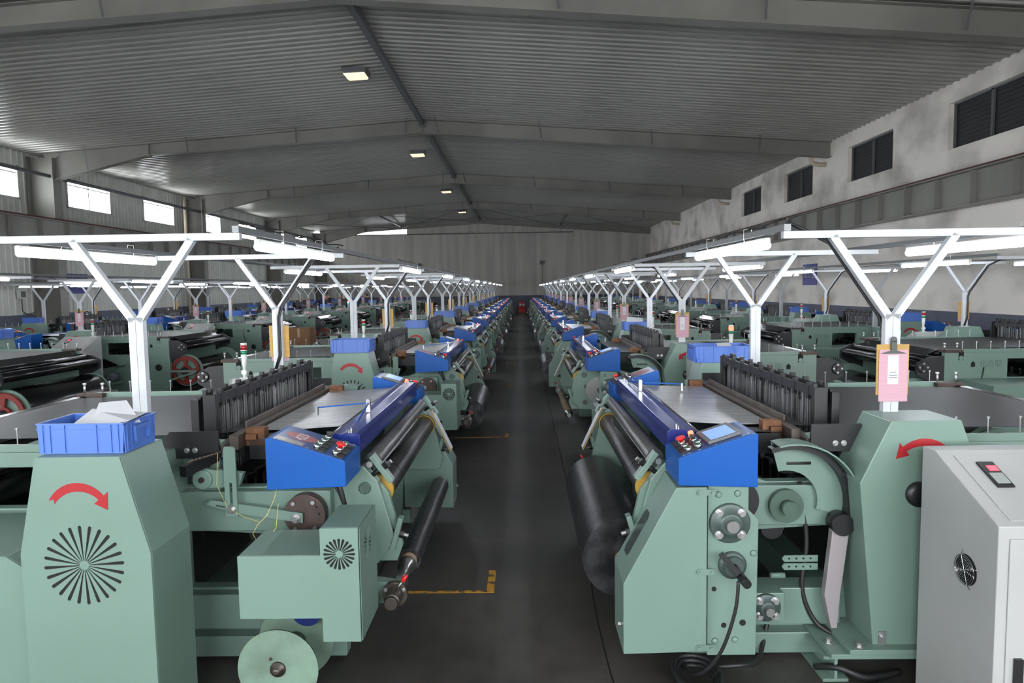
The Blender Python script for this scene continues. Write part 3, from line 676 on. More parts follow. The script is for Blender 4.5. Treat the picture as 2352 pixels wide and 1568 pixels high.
mb = MB(); mb.cyl((.01, -.985, .03), (.035, -.985, .065), .004, n=8); mb.build('lever', STEEL, cl)
mb = MB(); mb.lathe([(.004, 0), (.009, .01), (.009, .022), (.005, .036)], (.035, -.985, .065), (.6, 0, .8), 10); mb.build('lever_grip', RED, cl)
mb = MB(); mb.prism([(.85, .28), (1.09, .28), (1.12, .31), (1.10, .36), (.85, .40)], 'y', -.93, -.88); mb.build('beam_arm', GREEN, LOOM, .002)
# --- B end: folded chain cover, plate, bearings, crank
cov = [(.815, .795), (.935, .795), (1.144, .408), (1.144, .12), (.815, .128)]
mb = MB(); mb.prism(cov, 'y', .80, 1.052, ); cv = mb.build('chain_cover', GREEN, LOOM, .003)
# sight window on the sloping face
d = Vector((1.144-.935, 0, .408-.795)); L = d.length; d.normalize(); nn = Vector((.880, 0, .475)).normalized()
mb = MB(); ps = []
for t, y in ((.38, .86), (.42, .845), (.80, .845), (.84, .86), (.84, .915), (.80, .93), (.42, .93), (.38, .915)): ps.append(Vector((.935, y, .795))+d*L*t+nn*.0012)
k = mb.addv(ps+[p-nn*.002 for p in ps]); mb.face([k+i for i in range(8)])
for i in range(8): mb.face([k+i, k+(i+1) % 8, k+8+(i+1) % 8, k+8+i])
mb.build('sight_window', mat('dark_perspex', (58, 66, 64), .2), cv)
mb = MB(); mb.cyl((1.146, .99, .215), (1.158, .99, .215), .01, n=6); mb.build('side_bolt', BRIGHT, cv)
mb = MB(); mb.prism([(.612, .10), (.806, .10), (.806, .80), (.646, .80), (.646, .695), (.606, .655)], 'y', .80, 1.028, ); bp_ = mb.build('bearing_plate', GREEN, LOOM, .003)
for z in (.775, .455, .145):
    mb = MB(); mb.box(.785, .85, 1.052, 1.056, z-.012, z+.012); bolt(mb, (.845, 1.056, z), (0, 1, 0), .008, .007); bolt(mb, (.795, 1.056, z), (0, 1, 0), .008, .007); mb.build('hinge_tab', GREEN, cv)
mb = MB()
for x, z in ((.765, .758), (.69, .762), (.775, .16), (.695, .165), (.625, .52)): mb.lathe([(.014, 0), (.011, .006), (.004, .009)], (x, 1.028, z), (0, 1, 0), 12)
mb.build('dome_nuts', GREEN, bp_)['kind'] = 'stuff'
mb = MB()
for x, z, r in ((.78, .375, .010), (.74, .225, .011), (.665, .235, .013)): mb.cyl((x, 1.027, z), (x, 1.029, z), r, n=14)
mb.build('plate_holes', BLACKM, bp_)['kind'] = 'stuff'
def flange_bearing(x, y, z, r, par):
    mb = MB(); mb.lathe([(r, 0), (r, .010), (r*.93, .014), (r*.62, .016), (r*.55, .030), (r*.45, .032)], (x, y, z), (0, 1, 0), 36); fb = mb.build('flange_bearing', mat('grey_cast', (70, 84, 80), .4, .2), par)
    mb = MB(); mb.cyl((x, y+.02, z), (x, y+.055, z), r*.30, n=24); mb.build('shaft_end', STEEL, fb)
    for a in (45, 135, 225, 315):
        mb = MB(); bolt(mb, (x+r*.78*math.cos(math.radians(a)), y+.012, z+r*.78*math.sin(math.radians(a))), (0, 1, 0), .011, .018); mb.build('hex_bolt', BRIGHT, fb)
    return fb
flange_bearing(.722, 1.028, .645, .080, LOOM)
flange_bearing(.545, .95, .262, .058, LOOM)
mb = MB(); mb.box(.47, .62, .86, .95, .20, .32); mb.build('bearing_seat', GREEN, LOOM, .003)
mb = MB(); mb.lathe([(.055, 0), (.055, .012), (.045, .014), (.038, .02), (.038, .03)], (.71, 1.028, .475), (0, 1, 0), 28); hw = mb.build('crank_hub', mat('grey_cast', (70, 84, 80)), LOOM)
mb = MB(); mb.bar((.765, 1.075, .535), (.705, 1.085, .462), .022, .034, (0, 1, 0)); mb.cyl((.712, 1.03, .475), (.712, 1.09, .475), .016, n=14); mb.cyl((.695, 1.08, .452), (.688, 1.15, .445), .017, n=18); mb.build('crank_handle', BLACK, hw)
mb = MB(); mb.lathe([(.09, 0), (.09, .04)], (.64, .83, .68), (0, 1, 0), 36); mb.build('belt_wheel', BLACK, LOOM)
mb = MB(); mb.cyl((.50, .87, .36), (.44, .87, .36), .012, n=8)
for z in (.43, .395):
    mb.prism([(.30, z-.014), (.44, z-.014), (.45, z), (.44, z+.014), (.30, z+.014)], 'y', .86, .866, [[(x-.004, z-.004), (x+.004, z-.004), (x+.004, z+.004), (x-.004, z+.004)] for x in (.33, .36, .39, .42)])
mb.build('pawl_plates', GREEN, LOOM)
# rapier sector guard on the B end (curved band) and its driving wheel
def band(mb, cx, cz, r, a0, a1, y0, y1, t=.006, n=14):
    for i in range(n):
        A = math.radians(a0+(a1-a0)*i/n); B = math.radians(a0+(a1-a0)*(i+1)/n)
        mb.prism([(cx+r*math.cos(A), cz+r*math.sin(A)), (cx+r*math.cos(B), cz+r*math.sin(B)), (cx+(r-t)*math.cos(B), cz+(r-t)*math.sin(B)), (cx+(r-t)*math.cos(A), cz+(r-t)*math.sin(A))], 'y', y0, y1)
mb = MB(); band(mb, .44, .68, .265, 75, 195, .87, .98)
for i in range(12):
    A = math.radians(75+120*i/12); B = math.radians(75+120*(i+1)/12)
    mb.prism([(.44+.259*math.cos(A), .68+.259*math.sin(A)), (.44+.259*math.cos(B), .68+.259*math.sin(B)), (.44+.13*math.cos(B), .68+.13*math.sin(B)), (.44+.13*math.cos(A), .68+.13*math.sin(A))], 'y', .87, .874)
sg = mb.build('rapier_guard', GREEN, LOOM)
mb = MB(); band(mb, .44, .68, .25, 70, 200, .885, .93, .02); mb.build('rapier_tape', BLACK, sg)
mb = MB(); mb.cyl((.44, .86, .66), (.44, .885, .66), .07, n=32); mb.cyl((.44, .885, .66), (.44, .92, .66), .03, n=20); mb.build('rapier_wheel', GREEND, LOOM)
mb = MB(); mb.prism([(.20, .60), (.27, .60), (.30, .30), (.27, .16), (.245, .16), (.235, .30)], 'y', .90, .935); rl = mb.build('swing_lever', mat('dull_alloy', (168, 160, 162), .4, .5), LOOM, .003)
mb = MB(); mb.cyl((.235, .885, .60), (.235, .95, .60), .045, n=24); mb.build('lever_hub', BLACK, rl)
# motor brush block behind (black motor on B end)
mb = MB(); mb.lathe([(.05, 0), (.055, .01), (.055, .11), (.04, .125)], (.45, .82, .84), (-1, 0, 0), 20); mb.build('take_off_motor', BLACK, LOOM)
# --- rear: rails with upright screws
scr = MB(); scr.cyl((0, 0, -.035), (0, 0, .055), .003, n=6); scr.cyl((0, 0, .055), (0, 0, .063), .007, n=6); scr_me = scr.data('drop_screw', BRIGHT)
for s_ in (-1, 1):
    mb = MB(); mb.box(-1.20, .12, s_*.78-.012, s_*.78+.012, .905, .935); rb = mb.build('warp_rail', GREEN, LOOM)
    for i in range(9):
        o = bpy.data.objects.new('drop_screw', scr_me); COL.objects.link(o); o.parent = rb; o.location = (-1.12+i*.135, s_*.78, .945)
    mb = MB(); mb.box(-1.31, -1.14, s_*.83, s_*.72, .906, .932); tp = mb.build('top_plate', BROWN, LOOM)
    mb = MB()
    for x in (-1.29, -1.17): mb.cyl((x, s_*.78, .93), (x, s_*.78, .985), .008, n=8); mb.cyl((x, s_*.78, .985), (x, s_*.78, .996), .013, n=6)
    mb.build('plate_bolts', BRIGHT, tp)['kind'] = 'stuff'
    mb = MB(); mb.prism([(-1.33, .87), (-1.29, .87), (-1.29, .60), (-1.36, .58), (-1.56, .70), (-1.56, .80), (-1.45, .86)], 'y', s_*.80, s_*.77); ab = mb.build('roller_arm', BLACK, LOOM)
    mb = MB(); mb.lathe([(.055, 0), (.055, .012), (.048, .016)], (-1.50, s_*.80, .765), (0, s_, 0), 24); mb.cyl((-1.50, s_*.81, .765), (-1.50, s_*.83, .765), .018, n=8)
    fl_ = mb.build('roller_flange', BLACK, LOOM); mb = MB()
    for a in (0, 90, 180, 270): bolt(mb, (-1.50+.038*math.cos(math.radians(a)), s_*.815, .765+.038*math.sin(math.radians(a))), (0, s_, 0), .007, .009)
    mb.build('flange_bolts', BRIGHT, fl_)['kind'] = 'stuff'
    mb = MB(); mb.bar((-1.25, s_*.83, .40), (-1.72, s_*.83, .40), .02, .03); mb.bar((-1.25, s_*.83, .25), (-1.70, s_*.83, .385), .02, .025); mb.build('beam_bracket', GREEN, LOOM)
    mb = MB(); mb.prism([(-1.05, .80), (-1.03, .82), (-1.01, .80), (-1.01, .765), (-1.05, .765)], 'y', s_*.805, s_*.8065); mb.prism([(-1.17, .83), (-1.12, .83), (-1.12, .91), (-1.17, .91)], 'y', s_*.805, s_*.8067); mb.build('slot', BLACKM, LOOM)
    mb = MB(); mb.cyl((-1.145, s_*.80, .85), (-1.145, s_*.812, .85), .022, n=16); mb.cyl((-1.08, s_*.805, .79), (-1.08, s_*.812, .79), .008, n=6); mb.build('lock_boss', GREEN, LOOM)
    mb = MB(); mb.tube([(-.93, s_*.812, .76), (-.94, s_*.812, .68), (-.97, s_*.812, .58), (-.96, s_*.812, .40)], .006, 6); mb.build('side_cable', RUBBER, LOOM)
mb = MB(); mb.cyl((-1.27, -.72, .885), (-1.27, .72, .885), .035, n=24); mb.build('back_roller', BLKF, LOOM)
mb = MB(); mb.cyl((-1.40, -.74, .825), (-1.40, .74, .825), .038, n=24); mb.build('idle_roller', BLKF, LOOM)
mb = MB(); mb.cyl((-1.50, -.80, .765), (-1.50, .80, .765), .052, n=28); mb.build('tension_roller', BLKF, LOOM)
mb = MB(); mb.sheet([(-1.24, .917), (-1.28, .92), (-1.40, .862)], -.66, .66, .0015); mb.build('warp_fall', BLKF, LOOM)
WB_ = empty('warp_beam', (-1.50, 0, .40)); WB_.parent = LOOM
mb = MB(); mb.cyl((0, -.66, 0), (0, .66, 0), 1, n=56); wroll = mb.build('warp_roll', BLKF, WB_); wroll.scale = (.205, 1, .205)
for s_ in (-1, 1):
    mb = MB(); mb.cyl((0, s_*.66, 0), (0, s_*.68, 0), .245, n=48); mb.build('beam_flange', GREEN, WB_)
mb = MB(); pts = []; hol = []
for i in range(120):
    r = .212 if i % 2 else .224; a = 2*PI*i/120; pts.append((r*math.cos(a), r*math.sin(a)))
for q in range(4):
    a0 = q*PI/2+.2; seg = [(.17*math.cos(a0+t*1.15/6), .17*math.sin(a0+t*1.15/6)) for t in range(7)]+[(.08*math.cos(a0+t*1.15/3), .08*math.sin(a0+t*1.15/3)) for t in range(3, -1, -1)]; hol.append(seg)
mb.prism(pts, 'y', .705, .73, hol); mb.build('gear_wheel', REDP, WB_)
mb = MB(); mb.cyl((0, -.80, 0), (0, .80, 0), .05, n=20); mb.build('beam_journal', BLACK, WB_)
mb = MB(); mb.lathe([(.05, 0), (.05, .015), (.03, .02), (.03, .05)], (-1.13, .805, .46), (0, 1, 0), 20); flb = mb.build('let_off_hub', BLACK, LOOM)
# B end rear motor under a curved guard
mb = MB(); mb.lathe([(.04, 0), (.062, .01), (.066, .03), (.066, .15), (.06, .16)], (-.52, 1.06, .34), (0, -1, 0), 28); mb.build('let_off_motor', MOTOR, LOOM)
mb = MB(); mb.box(-.60, -.44, .86, 1.04, .24, .275); mb.build('motor_mount', GREEN, LOOM)
mb = MB(); band(mb, -.60, .34, .17, -10, 95, .80, .92, .006, 10); mb.build('motor_guard', GREEN, LOOM)
mb = MB(); mb.prism([(-.95, .10), (-.30, .10), (-.30, .42), (-.70, .50), (-.95, .45)], 'y', .80, .84); mb.build('rear_cover', GREEN, LOOM, .002)
# A end rear motor cover with its own starburst
mcp = [(-1.20, .12), (-.16, .12), (-.16, .62), (-.22, .66), (-1.20, .66)]
mb = MB(); mb.prism(mcp, 'y', -1.344, -.87); mc = mb.build('motor_cover', GREEN, LOOM, .003)
mb = MB(); mb.prism(mcp, 'y', -1.35, -1.348, starburst(-.92, .42, .014, .12, 24, .0012, .0056)); mb.build('front_panel', GREEN, mc)
mb = MB(); mb.cyl((-.92, -1.3479, .42), (-.92, -1.3442, .42), .13, n=28); mb.build('vent_shade', BLACKM, mc)  # matt black disc gives these slots their inner shade
CASTG = mat('raised_green_lettering', (84, 102, 94), .4)
text_mesh('北京联', .075, CASTG, 'cast_lettering', LOOM, Matrix(((-1, 0, 0, -.86), (0, 0, 1, .8055), (0, 1, 0, .79), (0, 0, 0, 1))))
text_mesh('北京联', .075, CASTG, 'cast_lettering', LOOM, Matrix(((1, 0, 0, -.86), (0, 0, -1, -.8055), (0, 1, 0, .79), (0, 0, 0, 1))))
# loom feet and a black pan added to keep the inside dark
mb = MB(); mb.box(-1.2, .8, -.72, .72, .012, .03); mb.build('shade_pan', mat('shade_black', (40, 40, 38), .5), LOOM)
freeze(LOOM)

# --- maker characters pressed on the back of side plate (only readable on near right row)
# ================================================ ELECTRIC CABINET with signal tower
CAB = empty('electric_cabinet')
cp = [(1.125, .03), (1.545, .03), (1.545, .805), (1.20, .968), (1.125, .968)]
mb = MB(); mb.prism(cp, 'x', -.47, .03); cb = mb.build('body', GREYC, CAB, .003)
d = Vector((0, 1.545-1.20, .805-.968)); L = d.length; d.normalize(); nn = Vector((0, .163, .345)).normalized()
def slant_box(mb, x0, x1, t0, t1, h0, h1):
    ps = [Vector((x, 1.20, .968))+d*L*t+nn*h for h in (h0, h1) for x, t in ((x0, t0), (x1, t0), (x1, t1), (x0, t1))]
    n = mb.addv(ps)
    for q in ((0,1,2,3),(7,6,5,4),(4,5,1,0),(5,6,2,1),(6,7,3,2),(7,4,0,3)): mb.face([n+i for i in q])
mb = MB(); slant_box(mb, -.43, -.02, .08, .94, .0, .003); mb.build('slant_panel', GREYC, CAB, .001)
mb = MB(); slant_box(mb, -.130, -.072, .20, .54, .003, .010); kp = mb.build('keypad', BLACK, CAB, .0015)
mb = MB(); slant_box(mb, -.125, -.092, .26, .33, .010, .0106); mb.build('red_display', LEDR, kp)
mb = MB()
for i in range(3):
    for j_ in range(3): slant_box(mb, -.124+j_*.0135, -.114+j_*.0135, .37+i*.042, .40+i*.042, .0115, .012)
slant_box(mb, -.124, -.080, .36, .50, .010, .0112); mb.build('key_field', mat('key_grey', (150, 156, 152), .5), kp)
mb = MB(); mb.box(-.435, -.005, 1.545, 1.550, .06, .765); dr = mb.build('cabinet_door', GREYC, CAB, .002)
mb = MB(); mb.box(-.055, -.030, 1.550, 1.562, .28, .375); mb.build('door_handle', BLACK, dr)
# fan grille on the aisle-side face (x=.03)
fc = (.031, 1.40, .605)
mb = MB(); mb.cyl((.0305, fc[1], fc[2]), (.0325, fc[1], fc[2]), .052, n=32); fg = mb.build('fan_opening', BLACKM, CAB)
mb = MB()
for r in (.012, .020, .028, .036, .044, .051):
    mb.tube([(.040, fc[1]+r*math.cos(2*PI*i/20), fc[2]+r*math.sin(2*PI*i/20)) for i in range(21)], .0012, 5)
for a in (20, 110):
    c_, s2 = math.cos(math.radians(a)), math.sin(math.radians(a)); mb.tube([(.033, fc[1]-.066*c_, fc[2]-.066*s2), (.040, fc[1]-.05*c_, fc[2]-.05*s2), (.040, fc[1]+.05*c_, fc[2]+.05*s2), (.033, fc[1]+.066*c_, fc[2]+.066*s2)], .0016, 5)
mb.build('fan_grille', CHROME, fg)
mb = MB(); t0 = (-.37, 1.155); mb.box(t0[0]-.03, t0[0]+.03, t0[1]-.02, t0[1]+.02, .968, .974); mb.cyl((*t0, .974), (*t0, 1.0), .014, n=14); mb.cyl((t0[0], t0[1]-.018, 1.012), (t0[0], t0[1]+.018, 1.012), .019, n=16)
mb.lathe([(.012, 0), (.012, .03), (.018, .055), (.021, .12)], (*t0, 1.02), (0, 0, 1), 16); mb.cyl((*t0, 1.205), (*t0, 1.22), .022, n=16); mb.cyl((*t0, 1.165), (*t0, 1.172), .022, n=16)
tw = mb.build('signal_tower', PLASTW, CAB)
mb = MB(); mb.cyl((*t0, 1.14), (*t0, 1.165), .0215, n=16); lg = mb.build('green_lens', LENSG, tw)
mb = MB(); mb.cyl((*t0, 1.172), (*t0, 1.205), .0215, n=16); lr = mb.build('red_lens', LENSR, tw)
LR_LIT = lr.data.copy(); LR_LIT.materials.clear(); LR_LIT.materials.append(LITR)
LG_LIT = lg.data.copy(); LG_LIT.materials.clear(); LG_LIT.materials.append(LITG)
freeze(CAB)

# ================================================ LAMP FRAME, TUBE LIGHT, CRATE, CLIPBOARD
LF = empty('lamp_frame')
for y, zb in ((-.825, .93), (.825, 1.045)):
    mb = MB(); mb.box(-.031, -.0008, y-.015, y+.015, zb, 1.47); mb.box(.0008, .031, y-.015, y+.015, zb, 1.47); po = mb.build('post', WHITE, LF)
    mb = MB(); mb.box(-.05, .05, y-.025, y+.03, zb, zb+.008); mb.build('foot_plate', WHITE, po)
    for s_ in (-1, 1):
        mb = MB(); mb.bar((s_*.012, y, 1.455), (s_*.25, y, 1.792), .030, .030, (0, 1, 0)); mb.build('arm', WHITE, LF)
    mb = MB(); mb.box(-.785, .455, y-.015, y+.015, 1.785, 1.816); mb.build('cross_bar', WHITE, LF, .002)
    mb = MB(); mb.cyl((.43, y, 1.816), (.43, y, 1.835), .004, n=6); mb.cyl((-.76, y, 1.816), (-.76, y, 1.835), .004, n=6); mb.build('bar_bolts', BRIGHT, LF)['kind'] = 'stuff'
def rail_me(y0, y1):
    mb = MB()
    for x in (.435, -.765): mb.box(x-.014, x+.014, y0, y1, 1.818, 1.845)
    return mb.data('lamp_rail', GALV)
RAIL = {(o_, l_): rail_me(*((-.83, .84) if l_ else ((-.83, 2.87) if o_ else (-2.87, .83)))) for o_ in (0, 1) for l_ in (0, 1)}
o = bpy.data.objects.new('lamp_rail', RAIL[(1, 0)]); COL.objects.link(o); o.parent = LF
mb = MB()
mb.tube([(-.02, .80, 1.06), (.012, .80, 1.15), (.012, .80, 1.40), (.03, .80, 1.47), (.12, .80, 1.60), (.24, .80, 1.77), (.42, .81, 1.852)], .006, 6)
mb.tube([(-.01, .80, 1.06), (.022, .80, 1.15), (.022, .80, 1.40), (.04, .80, 1.46), (.13, .80, 1.59), (.25, .80, 1.765), (.43, .80, 1.855)], .006, 6)
random.seed(3)
for x in (.44,):
    mb.tube([(x+random.uniform(-.012, .012), -.8+.11*i, 1.853+random.uniform(0, .014)) for i in range(16)], .004, 5)
mb.build('cable_run', RUBBER, LF)
freeze(LF)
TL = empty('tube_light')
mb = MB(); mb.cyl((0, -.60, 0), (0, .60, 0), .019, n=14); mb.build('lamp_tube', TUBEM, TL)
mb = MB(); mb.box(-.012, .012, -.605, .605, .0145, .034); fx = mb.build('batten', PLASTW, TL)
for y in (-.604, .604): mb = MB(); mb.box(-.013, .013, y-.004, y+.004, -.012, .03); mb.build('tube_holder', PLASTW, fx)
mb = MB()
for y in (-.32, .34): mb.tube([(.012, y, .02), (.02, y, .045), (.02, y, .092), (-.018, y, .095), (-.018, y, .05)], .0018, 5)
mb.build('hanger_wire', WFRAME, fx)
freeze(TL)
CRT = empty('plastic_crate')
w0, d0, h0 = .15, .10, .105
mb = MB()
def slab(mb, xs, ys, t):
    pass
for s_ in (-1, 1):
    mb.prism([(-w0+.008, 0), (w0-.008, 0), (w0, h0), (-w0, h0)], 'y', s_*d0, s_*(d0-.004))
    mb.prism([(-d0+.006, 0), (d0-.006, 0), (d0, h0), (-d0, h0)], 'x', s_*w0, s_*(w0-.004))
mb.box(-w0+.006, w0-.006, -d0+.004, d0-.004, 0, .004); mb.build('crate_body', CRATE, CRT)
mb = MB()
for s_ in (-1, 1):
    mb.box(-w0-.006, w0+.006, s_*d0, s_*(d0+.006), h0-.004, h0); mb.box(s_*w0, s_*(w0+.006), -d0-.006, d0+.006, h0-.004, h0); mb.box(-w0-.003, w0+.003, s_*d0, s_*(d0+.003), h0-.022, h0-.020)
mb.build('rim', CRATE, CRT)
mb = MB()
for s_ in (-1, 1):
    for x in (-.13, -.105, -.055, .055, .105, .13): mb.box(x-.0015, x+.0015, s_*d0, s_*(d0+.004), .004, h0-.004)
    for y in (-.085, -.06, .06, .085): mb.box(s_*w0, s_*(w0+.004), y-.0015, y+.0015, .004, h0-.004)
mb.build('ribs', CRATE, CRT)['kind'] = 'stuff'
for s_ in (-1, 1):
    mb = MB(); mb.prism([(-.045, .03), (-.05, .085), (.05, .085), (.045, .03), (.036, .03), (.036, .07), (-.036, .07), (-.036, .03)], 'x', s_*w0, s_*(w0+.012)); mb.build('handle', CRATE, CRT)
freeze(CRT)
CLP = empty('clipboard')
mb = MB(); mb.box(-.066, .066, .0, .004, -.21, 0); mb.build('board', WOODB, CLP)
mb = MB(); pts = [(-.012+0, 0)]
n = 8; P = []
for i in range(n+1):
    t = i/n; P.append((.006+.0*t+.012*max(0, t-.6)**1.5, -.022-.215*t))
for (ya_, za_), (yb_, zb_) in zip(P, P[1:]): mb.prism([(ya_, za_), (yb_, zb_), (yb_+.002, zb_), (ya_+.002, za_)], 'x', -.060, .058)
mb.build('pink_sheets', PINK, CLP)
mb = MB(); mb.box(-.022, .022, .0075, .0085, -.165, -.045); mb.build('white_slip', PAPER, CLP)
mb = MB()
for z, w_ in ((-.115, .013), (-.128, .016), (-.138, .018)): mb.box(-w_, w_, .0086, .0089, z-.0012, z+.0012)
mb.build('printed_lines', MOTOR, CLP)['kind'] = 'stuff'
mb = MB(); mb.prism([(-.055, -.038), (-.012, -.025), (-.012, .015), (.012, .015), (.012, -.025), (.055, -.038)], 'y', .005, .012); mb.cyl((0, .008, .02), (0, .012, .02), .012, n=12); mb.build('clip', mat('gunmetal', (70, 72, 70), .35, .7), CLP)
freeze(CLP)
CD2 = empty('record_board')
mb = MB(); mb.bar((0, 0, 0), (.125, 0, -.27), .004, .10, (0, 1, 0)); b2 = mb.build('board', WOODB, CD2)
mb = MB(); mb.bar((.006, 0, 0), (.128, 0, -.262), .002, .09, (0, 1, 0)); mb.build('white_sheets', PAPER, CD2)
mb = MB(); mb.bar((.008, 0, .004), (.020, 0, -.02), .008, .05, (0, 1, 0)); mb.build('clip', CHROME, CD2)
freeze(CD2)
def paper_sheet(name, pts, lab, grp):
    mb = MB(); k = mb.addv(pts+[(p[0], p[1], p[2]+.0015) for p in pts]); n = len(pts)
    mb.face([k+n+i for i in range(n)]); mb.face([k+i for i in range(n)][::-1])
    for i in range(n): mb.face([k+i, k+(i+1) % n, k+n+(i+1) % n, k+n+i])
    return tag(mb.build(name, PAPER), lab, 'paper', grp)

# ================================================ PLACING THE ROWS
ORD = ['first', 'second', 'third', 'fourth', 'fifth', 'sixth', 'seventh', 'eighth', 'ninth', 'tenth', 'eleventh']
rows = [  # name, loom x, lamp-frame x, orientation (1 = cloth side to +x), first k, row words, dz of lamps
    ('A', -1.62, -1.62, 1, 0, 'left aisle row', .012),
    ('B', 1.53, 1.53, 0, 0, 'right aisle row', -.018),
    ('C', -6.68, -6.70, 0, 1, 'second left row', 0),
    ('D', -9.87, -9.87, 1, 2, 'left wall row', 0),
    ('E', 5.35, 5.27, 1, 1, 'right wall row', 0)]
G = {'A': 'looms in the row left of the aisle', 'B': 'looms in the row right of the aisle', 'C': 'looms in the second left row', 'D': 'looms in the row beside the left wall', 'E': 'looms in the row beside the right wall'}
def put(src, loc, rz=0, scale=None):
    c = copy_tree(src); c.location = loc; c.rotation_euler = (0, 0, rz)
    if scale: c.scale = scale
    return c
def kid(o, name): return [c for c in o.children if c.name.split('.')[0] == name]
random.seed(11)
LIT = {('B', 1): 'r', ('B', 4): 'rg', ('C', 6): 'rg', ('E', 8): 'rg', ('C', 9): 'r'}
radA = [.055, .15, .075, .15, .16, .13, .17, .10, .15, .13, .16]
radB = [.185, .028, .16, .10, .15, .12, .16, .14, .1, .15, .15]
for key, lx, fx_, ori, k0, rw, dz in rows:
    rz = 0 if ori else PI; s = 1 if ori else -1
    for k in range(k0, 11):
        yc = 3.675+3.705*k; od = ORD[k-k0]
        L_ = put(LOOM, (lx, yc, 0), rz)
        if key == 'A' and k == 0: lab = 'green loom with plate 423 on its blue box, nearest left of the aisle'
        elif key == 'B' and k == 0: lab = 'green loom with lit blue touch screen, nearest right of the aisle'
        else: lab = 'green loom with blue boxes, %s in the %s' % (od, rw)
        if key == 'B' and k == 1:
            lab = 'green loom with bare toothed gear and no cloth, second in the right aisle row'
            for c in list(L_.children):
                if c.name.split('.')[0] in ('chain_cover', 'woven_cloth', 'cloth_fall'):
                    for g in list(c.children): bpy.data.objects.remove(g)
                    bpy.data.objects.remove(c)
            gear_disc(L_)
        tag(L_, lab, 'loom', G[key])
        rr = radA[k] if key == 'A' else radB[k] if key == 'B' else random.choice((.08, .12, .15, .17))
        for c in L_.children:
            if c.name.startswith('cloth_beam'):
                for g in c.children:
                    if g.name.startswith('cloth_roll'): g.scale = (rr, 1, rr)
            if c.name.startswith('warp_beam'):
                wr_ = random.uniform(.15, .235) if not (key == 'C' and k == 1) else .24
                for g in c.children:
                    if g.name.startswith('warp_roll'): g.scale = (wr_, 1, wr_)
        C_ = put(CAB, (lx, yc, 0), rz)
        lt = LIT.get((key, k))
        tag(C_, 'grey sloping cabinet %s the %s loom in %s' % ('with lit lamp tower by' if lt else 'at', od, rw), 'cabinet', 'grey cabinets, '+rw)
        if lt:
            for tw_ in kid(C_, 'signal_tower'):
                for g in tw_.children:
                    if g.name.startswith('red_lens') and 'r' in lt: g.data = LR_LIT
                    if g.name.startswith('green_lens') and 'g' in lt: g.data = LG_LIT
        F_ = put(LF, (fx_, yc, dz), rz); tag(F_, 'white Y-shaped lamp frame over the %s loom in the %s' % (od, rw), 'lamp frame', 'lamp frames, '+rw)
        for c in kid(F_, 'lamp_rail'): c.data = RAIL[(ori, 1 if k == 10 else 0)]
        for q, (tx_, ty) in enumerate(((.43, .02), (-.775, .17 if ori else -.15))):
            T_ = put(TL, (fx_+s*tx_, yc+ty*(1 if ori else 1), 1.773+dz), rz)
            tag(T_, 'lit white tube light over the %s side of the %s loom, %s' % ('cloth' if q == 0 else 'warp', od, rw), 'tube light', 'tube lights, '+rw)
        # crate on the A-end hood, clipboard on the B-end post
        sc_ = random.choice((1, 1.15, 1.3)) if (key, k) != ('A', 0) else 1
        if key == 'B' and k == 0: sc_ = 1.35
        if not (key == 'C' and k == 4):
            cx_, cyy = lx+s*(.10), yc-s*1.285
            K_ = put(CRT, (cx_, cyy, 1.036), rz+random.uniform(-.05, .05), (sc_, sc_, 1.0 if sc_ == 1 else 1.1)); tag(K_, 'blue plastic crate on the green hood of the %s loom, %s' % (od, rw), 'crate', 'blue crates, '+rw)
        P_ = put(CLP, (fx_, yc+s*.842, 1.345+dz), rz); tag(P_, 'clipboard of pink sheets on the lamp post at the %s loom, %s' % (od, rw), 'clipboard', 'clipboards, '+rw)
        if key in 'AB' and k in (0, 1, 3, 4, 6, 7) and k < 8:
            q_ = put(CD2, (lx+s*1.02, yc+.74, .80), rz)
            tag(q_, 'hanging board of white record sheets at the %s loom, %s' % (od, rw), 'record board', 'record boards beside the aisle')
for root in (LOOM, CAB, LF, TL, CRT, CLP, CD2):
    def kill(o):
        for c in KIDS[o.name]: kill(c)
        bpy.data.objects.remove(o)
    names = []
    def coll(o):
        names.append(o)
        for c in KIDS.get(o.name, []): coll(c)
    coll(root)
    for o in names[::-1]: bpy.data.objects.remove(o)
# clean names: move the copies back to plain names
# number on the nearest left box
M = Matrix(((0, 0, 0, 0),)*4)
loomA0 = [o for o in COL.objects if o.get('label', '').startswith('green loom with plate 423')][0]
box0 = [c for c in loomA0.children if c.name.startswith('control_box') and c.get('label', '').endswith('round plate')][0]
plate = [c for c in box0.children if c.name.startswith('number_plate')][0]
xd = Vector((0, 1, 0)); zd = sl_n; yd = zd.cross(xd)
c0 = o_(.30, -1.095+.125, .0026); M = Matrix(((xd.x, yd.x, zd.x, c0.x), (xd.y, yd.y, zd.y, c0.y), (xd.z, yd.z, zd.z, c0.z), (0, 0, 0, 1)))
text_mesh('423', .06, PAPER, 'number', plate, M, .0003)
